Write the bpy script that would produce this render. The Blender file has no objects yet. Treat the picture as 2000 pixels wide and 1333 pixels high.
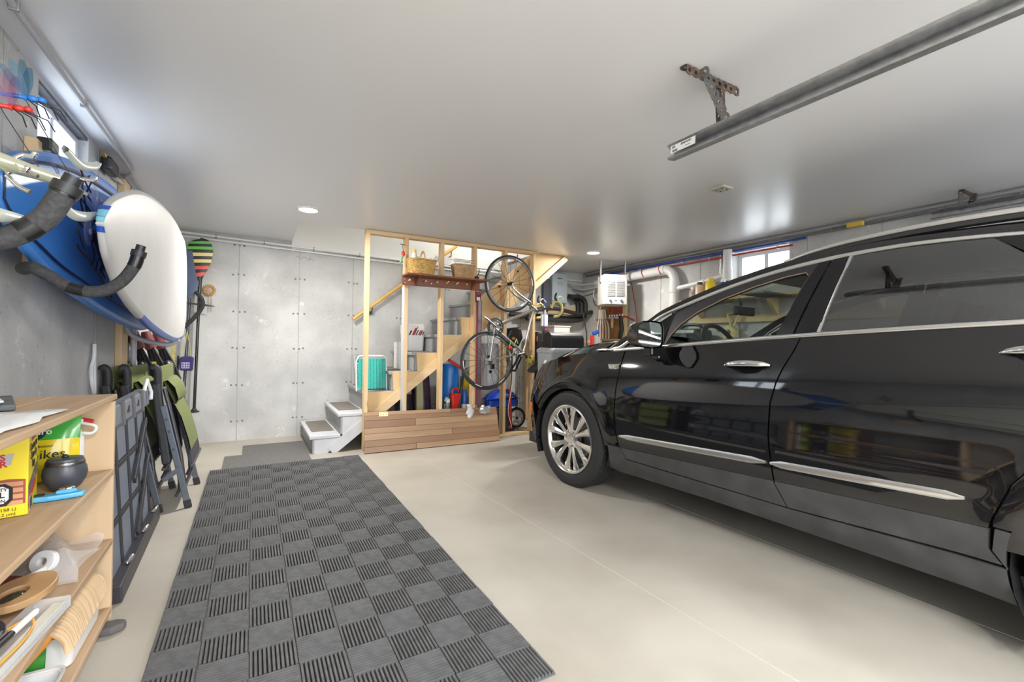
import bpy, bmesh, math, random
from mathutils import Vector, Matrix, Euler
from mathutils.geometry import delaunay_2d_cdt
random.seed(7)
SC = bpy.context.scene
COL = SC.collection
PI = math.pi
# ------------------------------------------------------------------ camera
cam = bpy.data.cameras.new('camera'); camo = bpy.data.objects.new('camera', cam); COL.objects.link(camo)
cam.sensor_width = 36.0; cam.lens = 15.967; cam.clip_start = 0.05
_yaw, _pit, _rol = 0.5191, 0.0037, 0.0150
_f = Vector((math.sin(_yaw)*math.cos(_pit), math.cos(_yaw)*math.cos(_pit), math.sin(_pit)))
_r = Vector((math.cos(_yaw), -math.sin(_yaw), 0)); _u = _r.cross(_f)
_r2 = _r*math.cos(_rol)+_u*math.sin(_rol); _u2 = -_r*math.sin(_rol)+_u*math.cos(_rol)
_m = Matrix((( _r2.x,_u2.x,-_f.x,0),(_r2.y,_u2.y,-_f.y,0),(_r2.z,_u2.z,-_f.z,1.1367),(0,0,0,1)))
camo.matrix_world = _m
SC.camera = camo
# ------------------------------------------------------------------ world: overcast daylight
wd = bpy.data.worlds.new('sky'); SC.world = wd; wd.use_nodes = True
wd.node_tree.nodes['Background'].inputs[0].default_value = (0.90,0.95,1.0,1)
wd.node_tree.nodes['Background'].inputs[1].default_value = 4.6
SC.view_settings.view_transform = 'Standard'; SC.view_settings.look = 'None'
SC.view_settings.gamma = 1.0; SC.view_settings.use_curve_mapping = False
SC.view_settings.exposure = 0.57
H = 2.287; XL = -0.83; XR = 4.70; YB = 5.91; YF = -1.9
# ------------------------------------------------------------------ helpers
ORG = {}
def V(*a): return Vector(a if len(a) > 1 else a[0])
def rotz(a): return Matrix.Rotation(a,4,'Z')
def TR(loc=(0,0,0), rx=0, ry=0, rz=0): return Matrix.Translation(loc) @ Euler((rx,ry,rz),'XYZ').to_matrix().to_4x4()
class MB:
    def __init__(s, M=None): s.v=[]; s.f=[]; s.M=M; s.n=None
    def add(s, vs, fs):
        o=len(s.v); s.v += [Vector(v) for v in vs]; s.f += [tuple(i+o for i in f) for f in fs]; return s
    def box(s, x0,x1,y0,y1,z0,z1, M=None):
        vs=[(x,y,z) for z in (z0,z1) for y in (y0,y1) for x in (x0,x1)]
        if M is not None: vs=[M@Vector(v) for v in vs]
        return s.add(vs,[(0,2,3,1),(4,5,7,6),(0,1,5,4),(2,6,7,3),(0,4,6,2),(1,3,7,5)])
    def cbox(s, c, d, M=None):
        return s.box(c[0]-d[0]/2,c[0]+d[0]/2,c[1]-d[1]/2,c[1]+d[1]/2,c[2]-d[2]/2,c[2]+d[2]/2,M)
    def bar(s, a, b, w, h, up=(0,0,1)):
        a=Vector(a); b=Vector(b); d=(b-a).normalized(); up=Vector(up)
        sd=d.cross(up)
        if sd.length<1e-4: sd=d.cross(Vector((0,1,0)))
        sd.normalize(); u=sd.cross(d).normalized()
        q=[sd*(i*w/2)+u*(j*h/2) for i,j in ((-1,-1),(1,-1),(1,1),(-1,1))]
        return s.add([a+k for k in q]+[b+k for k in q],[(3,2,1,0),(4,5,6,7),(0,1,5,4),(1,2,6,5),(2,3,7,6),(3,0,4,7)])
    def cyl(s, a, b, r0, r1=None, n=12, caps=True):
        return s.tube([a,b],[r0,r0 if r1 is None else r1],n,caps)
    def tube(s, path, r, n=8, caps=True, closed=False, sx=1.0, ref=None):
        P=[Vector(p) for p in path]; m=len(P); R=r if isinstance(r,(list,tuple)) else [r]*m
        o=len(s.v); prev=None
        for i,p in enumerate(P):
            if closed: d=P[(i+1)%m]-P[i-1]
            else: d=(P[min(i+1,m-1)]-P[max(i-1,0)])
            d=d.normalized() if d.length>1e-9 else Vector((0,0,1))
            if prev is None:
                a=Vector(ref) if ref else (Vector((0,0,1)) if abs(d.z)<.9 else Vector((1,0,0)))
            else: a=prev
            x=(a-d*a.dot(d))
            if x.length<1e-6: x=d.orthogonal()
            x.normalize(); y=d.cross(x); prev=x
            for k in range(n):
                t=2*PI*k/n; s.v.append(p+(x*math.cos(t)*sx+y*math.sin(t))*R[i])
        rng=m if closed else m-1
        for i in range(rng):
            j=(i+1)%m
            for k in range(n):
                l=(k+1)%n; s.f.append((o+i*n+k,o+i*n+l,o+j*n+l,o+j*n+k))
        if caps and not closed:
            s.f.append(tuple(o+k for k in range(n-1,-1,-1))); s.f.append(tuple(o+(m-1)*n+k for k in range(n)))
        return s
    def lathe(s, prof, n=24, M=None, a0=0, a1=2*PI):
        full=abs(a1-a0-2*PI)<1e-6; o=len(s.v); m=n if full else n+1
        for k in range(m):
            t=a0+(a1-a0)*k/n
            for r,z in prof:
                v=Vector((r*math.cos(t),r*math.sin(t),z)); s.v.append(M@v if M is not None else v)
        q=len(prof)
        for k in range(n):
            l=(k+1)%m
            for i in range(q-1): s.f.append((o+k*q+i,o+l*q+i,o+l*q+i+1,o+k*q+i+1))
        return s
    def prism(s, pts, z0, z1, M=None):
        n=len(pts); vs=[(p[0],p[1],z0) for p in pts]+[(p[0],p[1],z1) for p in pts]
        if M is not None: vs=[M@Vector(v) for v in vs]
        return s.add(vs,[tuple(range(n-1,-1,-1)),tuple(range(n,2*n))]+[(i,(i+1)%n,n+(i+1)%n,n+i) for i in range(n)])
    def grid(s, rows, close=False):
        o=len(s.v); m=len(rows[0])
        for r in rows: s.v += [Vector(p) for p in r]
        for i in range(len(rows)-1):
            for j in range(m-1 if not close else m):
                l=(j+1)%m; s.f.append((o+i*m+j,o+i*m+l,o+(i+1)*m+l,o+(i+1)*m+j))
        return s
    def ball(s, c, r, nu=12, nv=8, M=None):
        c=Vector(c); r=(r,r,r) if not isinstance(r,(tuple,list)) else r
        o=len(s.v); 
        for i in range(nv+1):
            t=PI*i/nv
            for k in range(nu):
                a=2*PI*k/nu; v=Vector((r[0]*math.sin(t)*math.cos(a),r[1]*math.sin(t)*math.sin(a),r[2]*math.cos(t)))
                s.v.append(c+(M.to_3x3()@v if M is not None else v))
        for i in range(nv):
            for k in range(nu):
                l=(k+1)%nu; s.f.append((o+i*nu+k,o+(i+1)*nu+k,o+(i+1)*nu+l,o+i*nu+l))
        return s
    def mesh(s, name):
        me=bpy.data.meshes.new(name)
        me.from_pydata([tuple(v) for v in s.v],[],s.f); me.validate(clean_customdata=False); me.update()
        return me
    def build(s, name, mat, parent=None, smooth=None, bevel=0, label=None, cat=None, group=None, kind=None, org=None, weld=False, sub=0):
        vs=[s.M@v for v in s.v] if s.M is not None else s.v
        if parent is not None: og=ORG[parent.name]
        elif org is not None: og=Vector(org)
        else:
            lo=[min(v[i] for v in vs) for i in range(3)]; hi=[max(v[i] for v in vs) for i in range(3)]
            og=Vector(((lo[0]+hi[0])/2,(lo[1]+hi[1])/2,lo[2]))
        me=bpy.data.meshes.new(name)
        me.from_pydata([tuple(v-og) for v in vs],[],s.f); me.validate(); me.update()
        bm=bmesh.new(); bm.from_mesh(me)
        if weld: bmesh.ops.remove_doubles(bm,verts=bm.verts,dist=1e-5)
        bmesh.ops.recalc_face_normals(bm,faces=bm.faces)
        bm.to_mesh(me); bm.free()
        o=bpy.data.objects.new(name,me); COL.objects.link(o)
        if parent is not None: o.parent=parent
        else: o.location=og
        ORG[o.name]=og
        if mat is not None: me.materials.append(mat)
        if smooth is not None:
            me.polygons.foreach_set('use_smooth',[True]*len(me.polygons))
            if smooth<180: me.set_sharp_from_angle(angle=math.radians(smooth))
        if bevel:
            b=o.modifiers.new('bevel','BEVEL'); b.width=bevel; b.segments=2; b.limit_method='ANGLE'; b.angle_limit=math.radians(40)
        if sub:
            b=o.modifiers.new('sub','SUBSURF'); b.levels=sub; b.render_levels=sub
        return tag(o,label,cat,group,kind)
def tag(o,label=None,cat=None,group=None,kind=None):
    if label: o['label']=label
    if cat: o['category']=cat
    if group: o['group']=group
    if kind: o['kind']=kind
    return o
def thing(name,label,cat,loc=(0,0,0),group=None):
    o=bpy.data.objects.new(name,None); COL.objects.link(o); o.location=loc; o.empty_display_size=.1
    ORG[o.name]=Vector(loc); return tag(o,label,cat,group)
def struct(name,mb,mat,**k): return mb.build(name,mat,kind='structure',**k)
def dup(o,delta,parent=None,label=None):
    c=o.copy(); COL.objects.link(c); c.parent=parent
    if parent is None: c.location=o.location+Vector(delta)
    ORG[c.name]=ORG[o.name]+Vector(delta)
    if label: c['label']=label
    for ch in [x for x in KIDS.get(o.name,[])] or [x for x in bpy.data.objects if x.parent==o]:
        dup(ch,delta,c)
    return c
KIDS={}
def cat_spline(pts, n=6, closed=False):
    P=[Vector(p) for p in pts]; m=len(P); out=[]
    R=m if closed else m-1
    for i in range(R):
        p0=P[(i-1)%m] if closed or i>0 else P[0]*2-P[1]; p1=P[i]; p2=P[(i+1)%m]
        p3=P[(i+2)%m] if closed or i+2<m else P[-1]*2-P[-2]
        for k in range(n):
            t=k/n; out.append(.5*((2*p1)+(p2-p0)*t+(2*p0-5*p1+4*p2-p3)*t*t+(3*p1-p0-3*p2+p3)*t**3))
    if not closed: out.append(P[-1])
    return out
def interp(pts,x):
    if x<=pts[0][0]: return pts[0][1]
    for (a,b),(c,d) in zip(pts,pts[1:]):
        if x<=c: return b+(d-b)*(x-a)/(c-a)
    return pts[-1][1]
def sm_interp(pts,x):      # smooth (Catmull / Hermite) interpolation of sorted points
    n=len(pts)
    if x<=pts[0][0]: return pts[0][1]
    if x>=pts[-1][0]: return pts[-1][1]
    for i in range(n-1):
        if x<=pts[i+1][0]: break
    x0,y0=pts[i]; x1,y1=pts[i+1]; h=x1-x0; t=(x-x0)/h
    m0=(y1-pts[i-1][1])/(x1-pts[i-1][0]) if i>0 else (y1-y0)/h
    m1=(pts[i+2][1]-y0)/(pts[i+2][0]-x0) if i+2<n else (y1-y0)/h
    return (2*t**3-3*t*t+1)*y0+(t**3-2*t*t+t)*h*m0+(-2*t**3+3*t*t)*y1+(t**3-t*t)*h*m1
# ------------------------------------------------------------------ materials
MT={}
def M(name,col=(.5,.5,.5),rough=.5,metal=0.0,noise=None,bump=None,spec=None,coat=0,alpha=None,emit=None,stretch=None,col2=None,trans=0,detail=4,ramp=(.35,.65)):
    if name in MT: return MT[name]
    m=bpy.data.materials.new(name); m.use_nodes=True; nt=m.node_tree; b=nt.nodes['Principled BSDF']; MT[name]=m
    b.inputs['Base Color'].default_value=(*col,1); b.inputs['Roughness'].default_value=rough; b.inputs['Metallic'].default_value=metal
    if spec is not None: b.inputs['Specular IOR Level'].default_value=spec
    if coat: b.inputs['Coat Weight'].default_value=coat; b.inputs['Coat Roughness'].default_value=.02
    if trans: b.inputs['Transmission Weight'].default_value=trans
    if alpha is not None: b.inputs['Alpha'].default_value=alpha
    if emit: b.inputs['Emission Color'].default_value=(*emit[0],1); b.inputs['Emission Strength'].default_value=emit[1]
    if noise or bump:
        tc=nt.nodes.new('ShaderNodeTexCoord'); mp=nt.nodes.new('ShaderNodeMapping'); nt.links.new(tc.outputs['Object'],mp.inputs[0])
        if stretch: mp.inputs['Scale'].default_value=stretch
    if noise:
        nz=nt.nodes.new('ShaderNodeTexNoise'); nz.inputs['Scale'].default_value=noise[0]; nz.inputs['Detail'].default_value=detail; nt.links.new(mp.outputs[0],nz.inputs[0])
        cr=nt.nodes.new('ShaderNodeValToRGB'); c2=col2 or tuple(max(0,c*(1-noise[1])) for c in col)
        cr.color_ramp.elements[0].position=ramp[0]; cr.color_ramp.elements[0].color=(*c2,1); cr.color_ramp.elements[1].position=ramp[1]; cr.color_ramp.elements[1].color=(*col,1)
        nt.links.new(nz.outputs['Fac'],cr.inputs[0]); nt.links.new(cr.outputs[0],b.inputs['Base Color'])
    if bump:
        n2=nt.nodes.new('ShaderNodeTexNoise'); n2.inputs['Scale'].default_value=bump[0]; n2.inputs['Detail'].default_value=3; nt.links.new(mp.outputs[0],n2.inputs[0])
        bp=nt.nodes.new('ShaderNodeBump'); bp.inputs['Strength'].default_value=bump[1]; bp.inputs['Distance'].default_value=bump[2] if len(bump)>2 else .002
        nt.links.new(n2.outputs['Fac'],bp.inputs['Height']); nt.links.new(bp.outputs[0],b.inputs['Normal'])
    return m
def wood(name,c1,c2,axis='z',scale=14,rough=.6,knots=False):
    if name in MT: return MT[name]
    st={'x':(.08,1,1),'y':(1,.08,1),'z':(1,1,.08)}[axis]
    m=M(name,c1,rough,noise=(scale,0),col2=c2,stretch=st,bump=(scale*4,.15,.001),detail=6,ramp=(.3,.7))
    if knots:
        nt=m.node_tree; b=nt.nodes['Principled BSDF']; src=b.inputs['Base Color'].links[0].from_socket
        tc=nt.nodes.new('ShaderNodeTexCoord'); vo=nt.nodes.new('ShaderNodeTexVoronoi'); vo.inputs['Scale'].default_value=3.1
        mp=nt.nodes.new('ShaderNodeMapping'); mp.inputs['Scale'].default_value={'x':(.5,1,1),'y':(1,.5,1),'z':(1,1,.5)}[axis]
        nt.links.new(tc.outputs['Object'],mp.inputs[0]); nt.links.new(mp.outputs[0],vo.inputs[0])
        cr=nt.nodes.new('ShaderNodeValToRGB'); cr.color_ramp.elements[0].position=.03; cr.color_ramp.elements[0].color=(.25,.12,.05,1); cr.color_ramp.elements[1].position=.09; cr.color_ramp.elements[1].color=(1,1,1,1)
        nt.links.new(vo.outputs['Distance'],cr.inputs[0])
        mx=nt.nodes.new('ShaderNodeMix'); mx.data_type='RGBA'; mx.blend_type='MULTIPLY'; mx.inputs[0].default_value=.75
        nt.links.new(src,mx.inputs[6]); nt.links.new(cr.outputs[0],mx.inputs[7]); nt.links.new(mx.outputs[2],b.inputs['Base Color'])
    return m
def glassmat(name,tint=(1,1,1),ior=1.5,rough=0.0,gloss=(1,1,1)):
    if name in MT: return MT[name]
    m=bpy.data.materials.new(name); m.use_nodes=True; nt=m.node_tree; nt.nodes.clear(); MT[name]=m
    o=nt.nodes.new('ShaderNodeOutputMaterial'); mx=nt.nodes.new('ShaderNodeMixShader'); t=nt.nodes.new('ShaderNodeBsdfTransparent'); g=nt.nodes.new('ShaderNodeBsdfGlossy'); fr=nt.nodes.new('ShaderNodeFresnel')
    t.inputs[0].default_value=(*tint,1); g.inputs[0].default_value=(*gloss,1); g.inputs['Roughness'].default_value=rough; fr.inputs[0].default_value=ior
    geo=nt.nodes.new('ShaderNodeNewGeometry')   # same fresnel from both faces
    ab=nt.nodes.new('ShaderNodeMix'); ab.data_type='FLOAT'; ab.inputs[2].default_value=ior; ab.inputs[3].default_value=1/ior
    nt.links.new(geo.outputs['Backfacing'],ab.inputs[0]); nt.links.new(ab.outputs[0],fr.inputs[0])
    nt.links.new(fr.outputs[0],mx.inputs[0]); nt.links.new(t.outputs[0],mx.inputs[1]); nt.links.new(g.outputs[0],mx.inputs[2]); nt.links.new(mx.outputs[0],o.inputs[0])
    return m
_fonts={}
def lettering(text,size,mat,parent,M4,depth=.0004,name='lettering',align='CENTER',xscale=1.0,bold=False):
    c=bpy.data.curves.new('t','FONT'); c.body=text; c.size=size; c.align_x=align; c.align_y='CENTER'; c.extrude=depth; c.resolution_u=2
    if bold: c.offset=size*.018
    t=bpy.data.objects.new('t',c); COL.objects.link(t); dg=bpy.context.evaluated_depsgraph_get()
    me=bpy.data.meshes.new_from_object(t.evaluated_get(dg)); bpy.data.objects.remove(t); bpy.data.curves.remove(c)
    og=ORG[parent.name]
    X=Matrix.Translation(-og)@M4@Matrix.Diagonal((xscale,1,1,1)); me.transform(X); me.name=name
    o=bpy.data.objects.new(name,me); COL.objects.link(o); o.parent=parent; me.materials.clear(); me.materials.append(mat); ORG[o.name]=og
    return o
def frame(o,x,y):      # matrix with origin o and x,y axes (z = x cross y)
    x=Vector(x).normalized(); y=Vector(y); z=x.cross(y).normalized(); y=z.cross(x)
    return Matrix(((x.x,y.x,z.x,o[0]),(x.y,y.y,z.y,o[1]),(x.z,y.z,z.z,o[2]),(0,0,0,1)))
# palette
conc=M('poured_concrete',(.60,.60,.59),.85,noise=(2.2,.0),col2=(.46,.46,.455),bump=(45,.35,.004),detail=9,ramp=(.36,.62))
def _conc():
    nt=conc.node_tree; b=nt.nodes['Principled BSDF']; src=b.inputs['Base Color'].links[0].from_socket
    tc=nt.nodes.new('ShaderNodeTexCoord')
    a=nt.nodes.new('ShaderNodeTexNoise'); a.inputs['Scale'].default_value=38; a.inputs['Detail'].default_value=5; nt.links.new(tc.outputs['Object'],a.inputs[0])
    r=nt.nodes.new('ShaderNodeValToRGB'); r.color_ramp.elements[0].position=.28; r.color_ramp.elements[0].color=(.6,.6,.6,1); r.color_ramp.elements[1].position=.38; r.color_ramp.elements[1].color=(1,1,1,1)
    nt.links.new(a.outputs[0],r.inputs[0])
    c=nt.nodes.new('ShaderNodeTexNoise'); c.inputs['Scale'].default_value=5.5; c.inputs['Detail'].default_value=8; c.inputs['Roughness'].default_value=.7; nt.links.new(tc.outputs['Object'],c.inputs[0])
    r2=nt.nodes.new('ShaderNodeValToRGB'); r2.color_ramp.elements[0].position=.60; r2.color_ramp.elements[0].color=(0,0,0,1); r2.color_ramp.elements[1].position=.68; r2.color_ramp.elements[1].color=(1,1,1,1)
    nt.links.new(c.outputs[0],r2.inputs[0])
    m1=nt.nodes.new('ShaderNodeMix'); m1.data_type='RGBA'; m1.blend_type='MULTIPLY'; m1.inputs[0].default_value=.8; nt.links.new(src,m1.inputs[6]); nt.links.new(r.outputs[0],m1.inputs[7])
    m2=nt.nodes.new('ShaderNodeMix'); m2.data_type='RGBA'; m2.inputs[7].default_value=(.70,.70,.69,1); nt.links.new(r2.outputs[0],m2.inputs[0]); nt.links.new(m1.outputs[2],m2.inputs[6])
    nt.links.new(m2.outputs[2],b.inputs['Base Color'])
_conc()
floor_m=M('trowelled_concrete_floor',(.46,.43,.375),.55,noise=(1.3,.0),col2=(.345,.315,.265),bump=(30,.12,.003),detail=9,ramp=(.3,.62),spec=.35)
ceil_m=M('semi_gloss_ceiling_paint',(.76,.76,.775),.32,bump=(140,.06,.001),spec=.55)
drywall=M('white_drywall',(.80,.79,.76),.7)
white_pl=M('white_plastic',(.80,.80,.79),.35)
grey_conduit=M('grey_conduit',(.42,.43,.45),.4,.3)
galv=M('galvanised_steel',(.50,.51,.52),.42,.85,noise=(30,.25))
steel=M('bright_steel',(.72,.72,.73),.22,1.0)
chrome=M('chrome',(.85,.85,.86),.09,1.0)
satin=M('satin_chrome',(.80,.80,.79),.28,1.0)
black_pl=M('black_plastic',(.022,.022,.024),.42)
black_rub=M('black_rubber',(.03,.03,.032),.75)
dark_metal=M('dark_metal',(.10,.10,.11),.4,.6)
pine_z=wood('pine_lumber_upright',(.80,.60,.36),(.66,.44,.22),'z',12,knots=True)
pine_x=wood('pine_lumber_long',(.80,.60,.36),(.66,.44,.22),'x',12,knots=True)
pine_y=wood('pine_lumber_deep',(.78,.58,.36),(.63,.42,.22),'y',12,knots=True)
ply=wood('plywood_face',(.78,.56,.30),(.64,.42,.20),'x',7,knots=True)
red_pl=M('red_plastic',(.62,.035,.03),.35); blue_pl=M('blue_plastic',(.02,.10,.45),.35); yellow_pl=M('yellow_plastic',(.85,.60,.03),.4)
orange_pl=M('orange_plastic',(.85,.22,.03),.4); green_pl=M('green_plastic',(.05,.30,.08),.45)
clear_pl=M('clear_film',(.85,.87,.90),.12,alpha=.30)
paper=M('white_paper',(.82,.82,.80),.8)
black_ink=M('black_ink',(.01,.01,.01),.6); red_ink=M('red_ink',(.55,.02,.03),.6); white_ink=M('white_ink',(.85,.85,.85),.6)
# ------------------------------------------------------------------ room shell
t=.22
def slab_with_hole(mb,ax,c0,c1,a0,a1,b0,b1,holes):
    # wall slab between c0..c1 on axis ax, spanning a (horizontal) and b (vertical) with rectangular holes
    xs=sorted({a0,a1}|{h[0] for h in holes}|{h[1] for h in holes}); ys=sorted({b0,b1}|{h[2] for h in holes}|{h[3] for h in holes})
    for i in range(len(xs)-1):
        j=0
        while j<len(ys)-1:
            mx=(xs[i]+xs[i+1])/2
            def hole(k): my=(ys[k]+ys[k+1])/2; return any(h[0]<mx<h[1] and h[2]<my<h[3] for h in holes)
            if hole(j): j+=1; continue
            k=j
            while k+1<len(ys)-1 and not hole(k+1): k+=1
            A0,A1,B0,B1=xs[i],xs[i+1],ys[j],ys[k+1]
            if ax=='x': mb.box(c0,c1,A0,A1,B0,B1)
            elif ax=='y': mb.box(A0,A1,c0,c1,B0,B1)
            else: mb.box(A0,A1,B0,B1,c0,c1)
            j=k+1
    return mb
struct('floor',MB().box(XL-t,XR+t,YF-.0,YB+t,-.15,0),floor_m,org=(0,0,0))
WL=(2.76,3.46,1.72,2.265); WR=(2.60,3.24,1.80,2.185)
wl=struct('wall_left',slab_with_hole(MB(),'x',XL-t,XL,YF,YB+t,0,H,[WL]),conc,org=(XL,2,0))
wb=struct('wall_back',MB().box(XL-t,XR+t,YB,YB+t,0,H),conc,org=(2,YB,0))
wr=struct('wall_right',slab_with_hole(MB(),'x',XR,XR+t,YF,YB,0,H,[WR]),conc,org=(XR,2,0))
OP=(.385,3.16,4.86,5.905)
cl=struct('ceiling',slab_with_hole(MB(),'z',H,H+.22,XL-t,XR+t,YF-t,YB+t,[OP]),ceil_m,org=(2,2,H))
wf=struct('wall_front',slab_with_hole(MB(),'y',YF-t,YF,XL-t,XR+t,0,H,[(XL+.12,1.40,0,2.08),(1.78,XR-.15,0,2.08)]),drywall,org=(2,YF,0))
struct('wall_stairwell',MB().box(OP[0]-.1,OP[1]+.1,OP[3],OP[3]+.1,H+.22,3.6).box(OP[0]-.1,OP[1]+.1,OP[2]-.1,OP[2],H+.22,3.6).box(OP[0]-.1,OP[0],OP[2],OP[3],H+.22,3.6).box(OP[1]+.8,OP[1]+.9,OP[2]-.1,OP[3]+.1,H+.22,3.6).box(OP[0]-.1,OP[1]+.9,OP[2]-.1,OP[3]+.1,3.6,3.7),drywall)
# lining of the opening edge and white face above the concrete wall
struct('trim_1',MB().box(OP[0],OP[1],YB-.012,YB-.002,2.20,H+.3),drywall)
struct('driveway',MB().box(XL-6,XR+6,YF-14,YF,-.18,-.03),M('driveway_concrete',(.55,.54,.52),.9,noise=(1,.15)),org=(2,-8,-.03))
# form-panel seams and tie marks on the poured walls
def seam_back(x): 
    MB().cbox((x,YB-.001,H/2),(.007,.005,H-.01)).build('seam',M('seam_ridge',(.40,.40,.40),.9),wb)
tie_m=M('tie_mark',(.25,.25,.25),.9,noise=(60,.4))
for k,x in enumerate([-.14+.61*i for i in range(8)]):
    x+= .0
    seam_back(x)
    for z in (.22,.62,1.03,1.44,1.85,2.18):
        for dx in (-.05,.0,.055):
            MB().lathe([(.0,.0015),(.011,.0015),(.012,0)],8,Matrix.Translation((x+dx+random.uniform(-.01,.01),YB,z+random.uniform(-.006,.006)))@Matrix.Rotation(PI/2,4,'X')).build('tie_mark',tie_m,wb)
for y in [.6+.61*i for i in range(9)]:
    if not(2.7<y<3.5): MB().cbox((XL+.001,y,H/2),(.005,.007,H-.01)).build('seam',MT['seam_ridge'],wl)
    if not(2.5<y<3.3): MB().cbox((XR-.001,y,H/2),(.005,.007,H-.01)).build('seam',MT['seam_ridge'],wr)
# faint handwriting scrawl high on the back wall
sx_=[(.43+.026*k,YB-.002,2.115+.016*math.sin(k*2.3)+.006*math.sin(k*5.1)-.003*k) for k in range(9)]
MB().tube([Vector(p) for p in sx_],.0035,5,sx=.4).build('scrawl',M('pencil_grey',(.22,.22,.22),.9),wb)
MB().tube([(.57,YB-.002,2.07),(.585,YB-.002,2.125),(.60,YB-.002,2.095),(.62,YB-.002,2.12)],.0035,5,sx=.4).build('scrawl',MT['pencil_grey'],wb)
# floor joint lines
MB().bar((1.45,4.3,.0006),(1.72,-1.0,.0006),.004,.0012).build('joint_line',M('pale_joint',(.54,.52,.475),.8),bpy.data.objects['floor'])
MB().bar((2.60,2.6,.0006),(2.66,-1.2,.0006),.003,.0012).build('joint_line',MT['pale_joint'],bpy.data.objects['floor'])
# windows
vinyl=M('white_vinyl_frame',(.82,.83,.84),.4); wglass=glassmat('window_glass',(.96,.98,.98),1.45)
def window(name,x0,xg,Y0,Y1,Z0,Z1):
    f=MB(); w=.045
    f.box(xg-.04,xg+.04,Y0,Y0+w,Z0,Z1).box(xg-.04,xg+.04,Y1-w,Y1,Z0,Z1).box(xg-.04,xg+.04,Y0+w,Y1-w,Z0,Z0+w).box(xg-.04,xg+.04,Y0+w,Y1-w,Z1-w,Z1)
    o=struct(name,f,vinyl)
    ym=(Y0+Y1)/2
    s=MB().box(xg-.03,xg+.03,ym-.02,ym+.02,Z0+w,Z1-w).build('meeting_stile',vinyl,o)
    MB().box(xg-.004,xg+.004,Y0+w,ym-.02,Z0+w,Z1-w).build('pane',wglass,o)
    MB().box(xg-.014,xg-.006,ym+.02,Y1-w,Z0+w,Z1-w).build('pane',wglass,o)
    return o
window('window_1',XL,XL-.085,WL[0],WL[1],WL[2],WL[3])
window('window_2',XR,XR+.17,WR[0],WR[1],WR[2],WR[3])
struct('trim_2',MB().box(XL-.05,XL-.004,WL[0]+.002,WL[1]-.002,WL[3]-.014,WL[3]-.001),M('dark_lintel',(.14,.14,.15),.7,noise=(14,.4)))
# ------------------------------------------------------------------ ceiling lamps
lamp_glow=M('lamp_diffuser',(1,1,1),.5,emit=((1,.97,.92),14))
def downlight(x,y,label,power):
    o=thing('downlight',label,'light',(x,y,H-.012),'recessed ceiling lights')
    MB(Matrix.Translation((x,y,H-.012))).lathe([(.095,.011),(.095,.004),(.078,0),(.074,.004),(.074,.011)],32).build('trim_ring',white_pl,o,smooth=40)
    MB(Matrix.Translation((x,y,H-.012))).lathe([(0,.003),(.074,.003),(.074,.0035),(0,.0036)],32).build('diffuser',lamp_glow,o)
    l=bpy.data.lights.new('downlight_lamp','AREA'); l.shape='DISK'; l.size=.14; l.energy=power; l.color=(1,.96,.90)
    lo=bpy.data.objects.new('downlight_lamp',l); COL.objects.link(lo); lo.parent=o; lo.location=(0,0,-.006)
downlight(.41,4.37,'glowing round recessed ceiling light nearest the stairwell opening',38)
downlight(3.70,4.45,'glowing round recessed ceiling light near the heater corner',24)
downlight(.41,-.7,'added unseen ceiling fill light behind the camera by the shelf side',34)  # this and the next are unseen fill lamps, added to brighten the room
downlight(3.0,-1.2,'added unseen ceiling fill light behind the camera above the car',34)
def fill_strip(x,y,label,power):  # out-of-view tube fixtures, added to lift the dim left wall
    o=thing('fill_light',label,'light',(x,y,H-.09))
    MB().box(x-.6,x+.6,y-.06,y+.06,H-.06,H-.002).build('housing',white_pl,o,bevel=.01)
    for dy in (-.03,.03): MB().cyl((x-.57,y+dy,H-.075),(x+.57,y+dy,H-.075),.014).build('tube',lamp_glow,o,smooth=50)
    l=bpy.data.lights.new('fill_lamp','AREA'); l.shape='RECTANGLE'; l.size=1.15; l.size_y=.1; l.energy=power; l.color=(.95,.97,1)
    lo=bpy.data.objects.new('fill_lamp',l); COL.objects.link(lo); lo.parent=o; lo.location=(0,0,-.01)
fill_strip(.75,-1.15,'added unseen twin tube fill light behind the camera on the shelf side',62)
fill_strip(3.25,-.55,'added unseen twin tube fill light behind the camera over the car',42)
l=bpy.data.lights.new('stair_lamp','AREA'); l.shape='DISK'; l.size=.3; l.energy=6.5; l.color=(1,.90,.74)
MBs=thing('flush_lamp','round flush lamp at the top of the stairwell','light',(2.7,5.38,3.55))
MB(Matrix.Translation((2.7,5.38,3.6))).lathe([(0,-.05),(.14,-.045),(.16,0)],24).build('lamp_shade',lamp_glow,MBs,smooth=60)
lo=bpy.data.objects.new('stair_lamp',l); COL.objects.link(lo); lo.parent=MBs; lo.location=(0,0,-.02)
# ================================================================== CAR
CM=Matrix.Translation((3.13625,2.98726,0))@rotz(math.radians(3.5))     # car frame: x to its right, y forward, origin under the front axle
paint=M('black_car_paint',(.004,.004,.005),.045); paint.node_tree.nodes['Principled BSDF'].inputs['IOR'].default_value=1.68
clad=M('dark_grey_cladding',(.055,.056,.058),.5,noise=(9,.35),bump=(300,.1,.0006))
gloss_blk=M('gloss_black_trim',(.006,.006,.007),.05)
tint=glassmat('privacy_glass',(.16,.175,.175),2.3,0,(.9,.92,.95)); cglass=glassmat('clear_auto_glass',(.72,.80,.77),1.38)
car=thing('car','black five-door sport utility car parked along the right wall','car',(3.13625,2.98726,0))
PROF=[(0.0,.80),(.20,.855),(.27,.895),(.33,.915),(.40,.930),(.47,.944),(.53,.950),(.60,.950),(.68,.948),(.76,.941),(.82,.932),(.89,.917),(.95,.901),(1.0,.885),(1.06,.863),(1.12,.840),(1.2,.81)]
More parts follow.
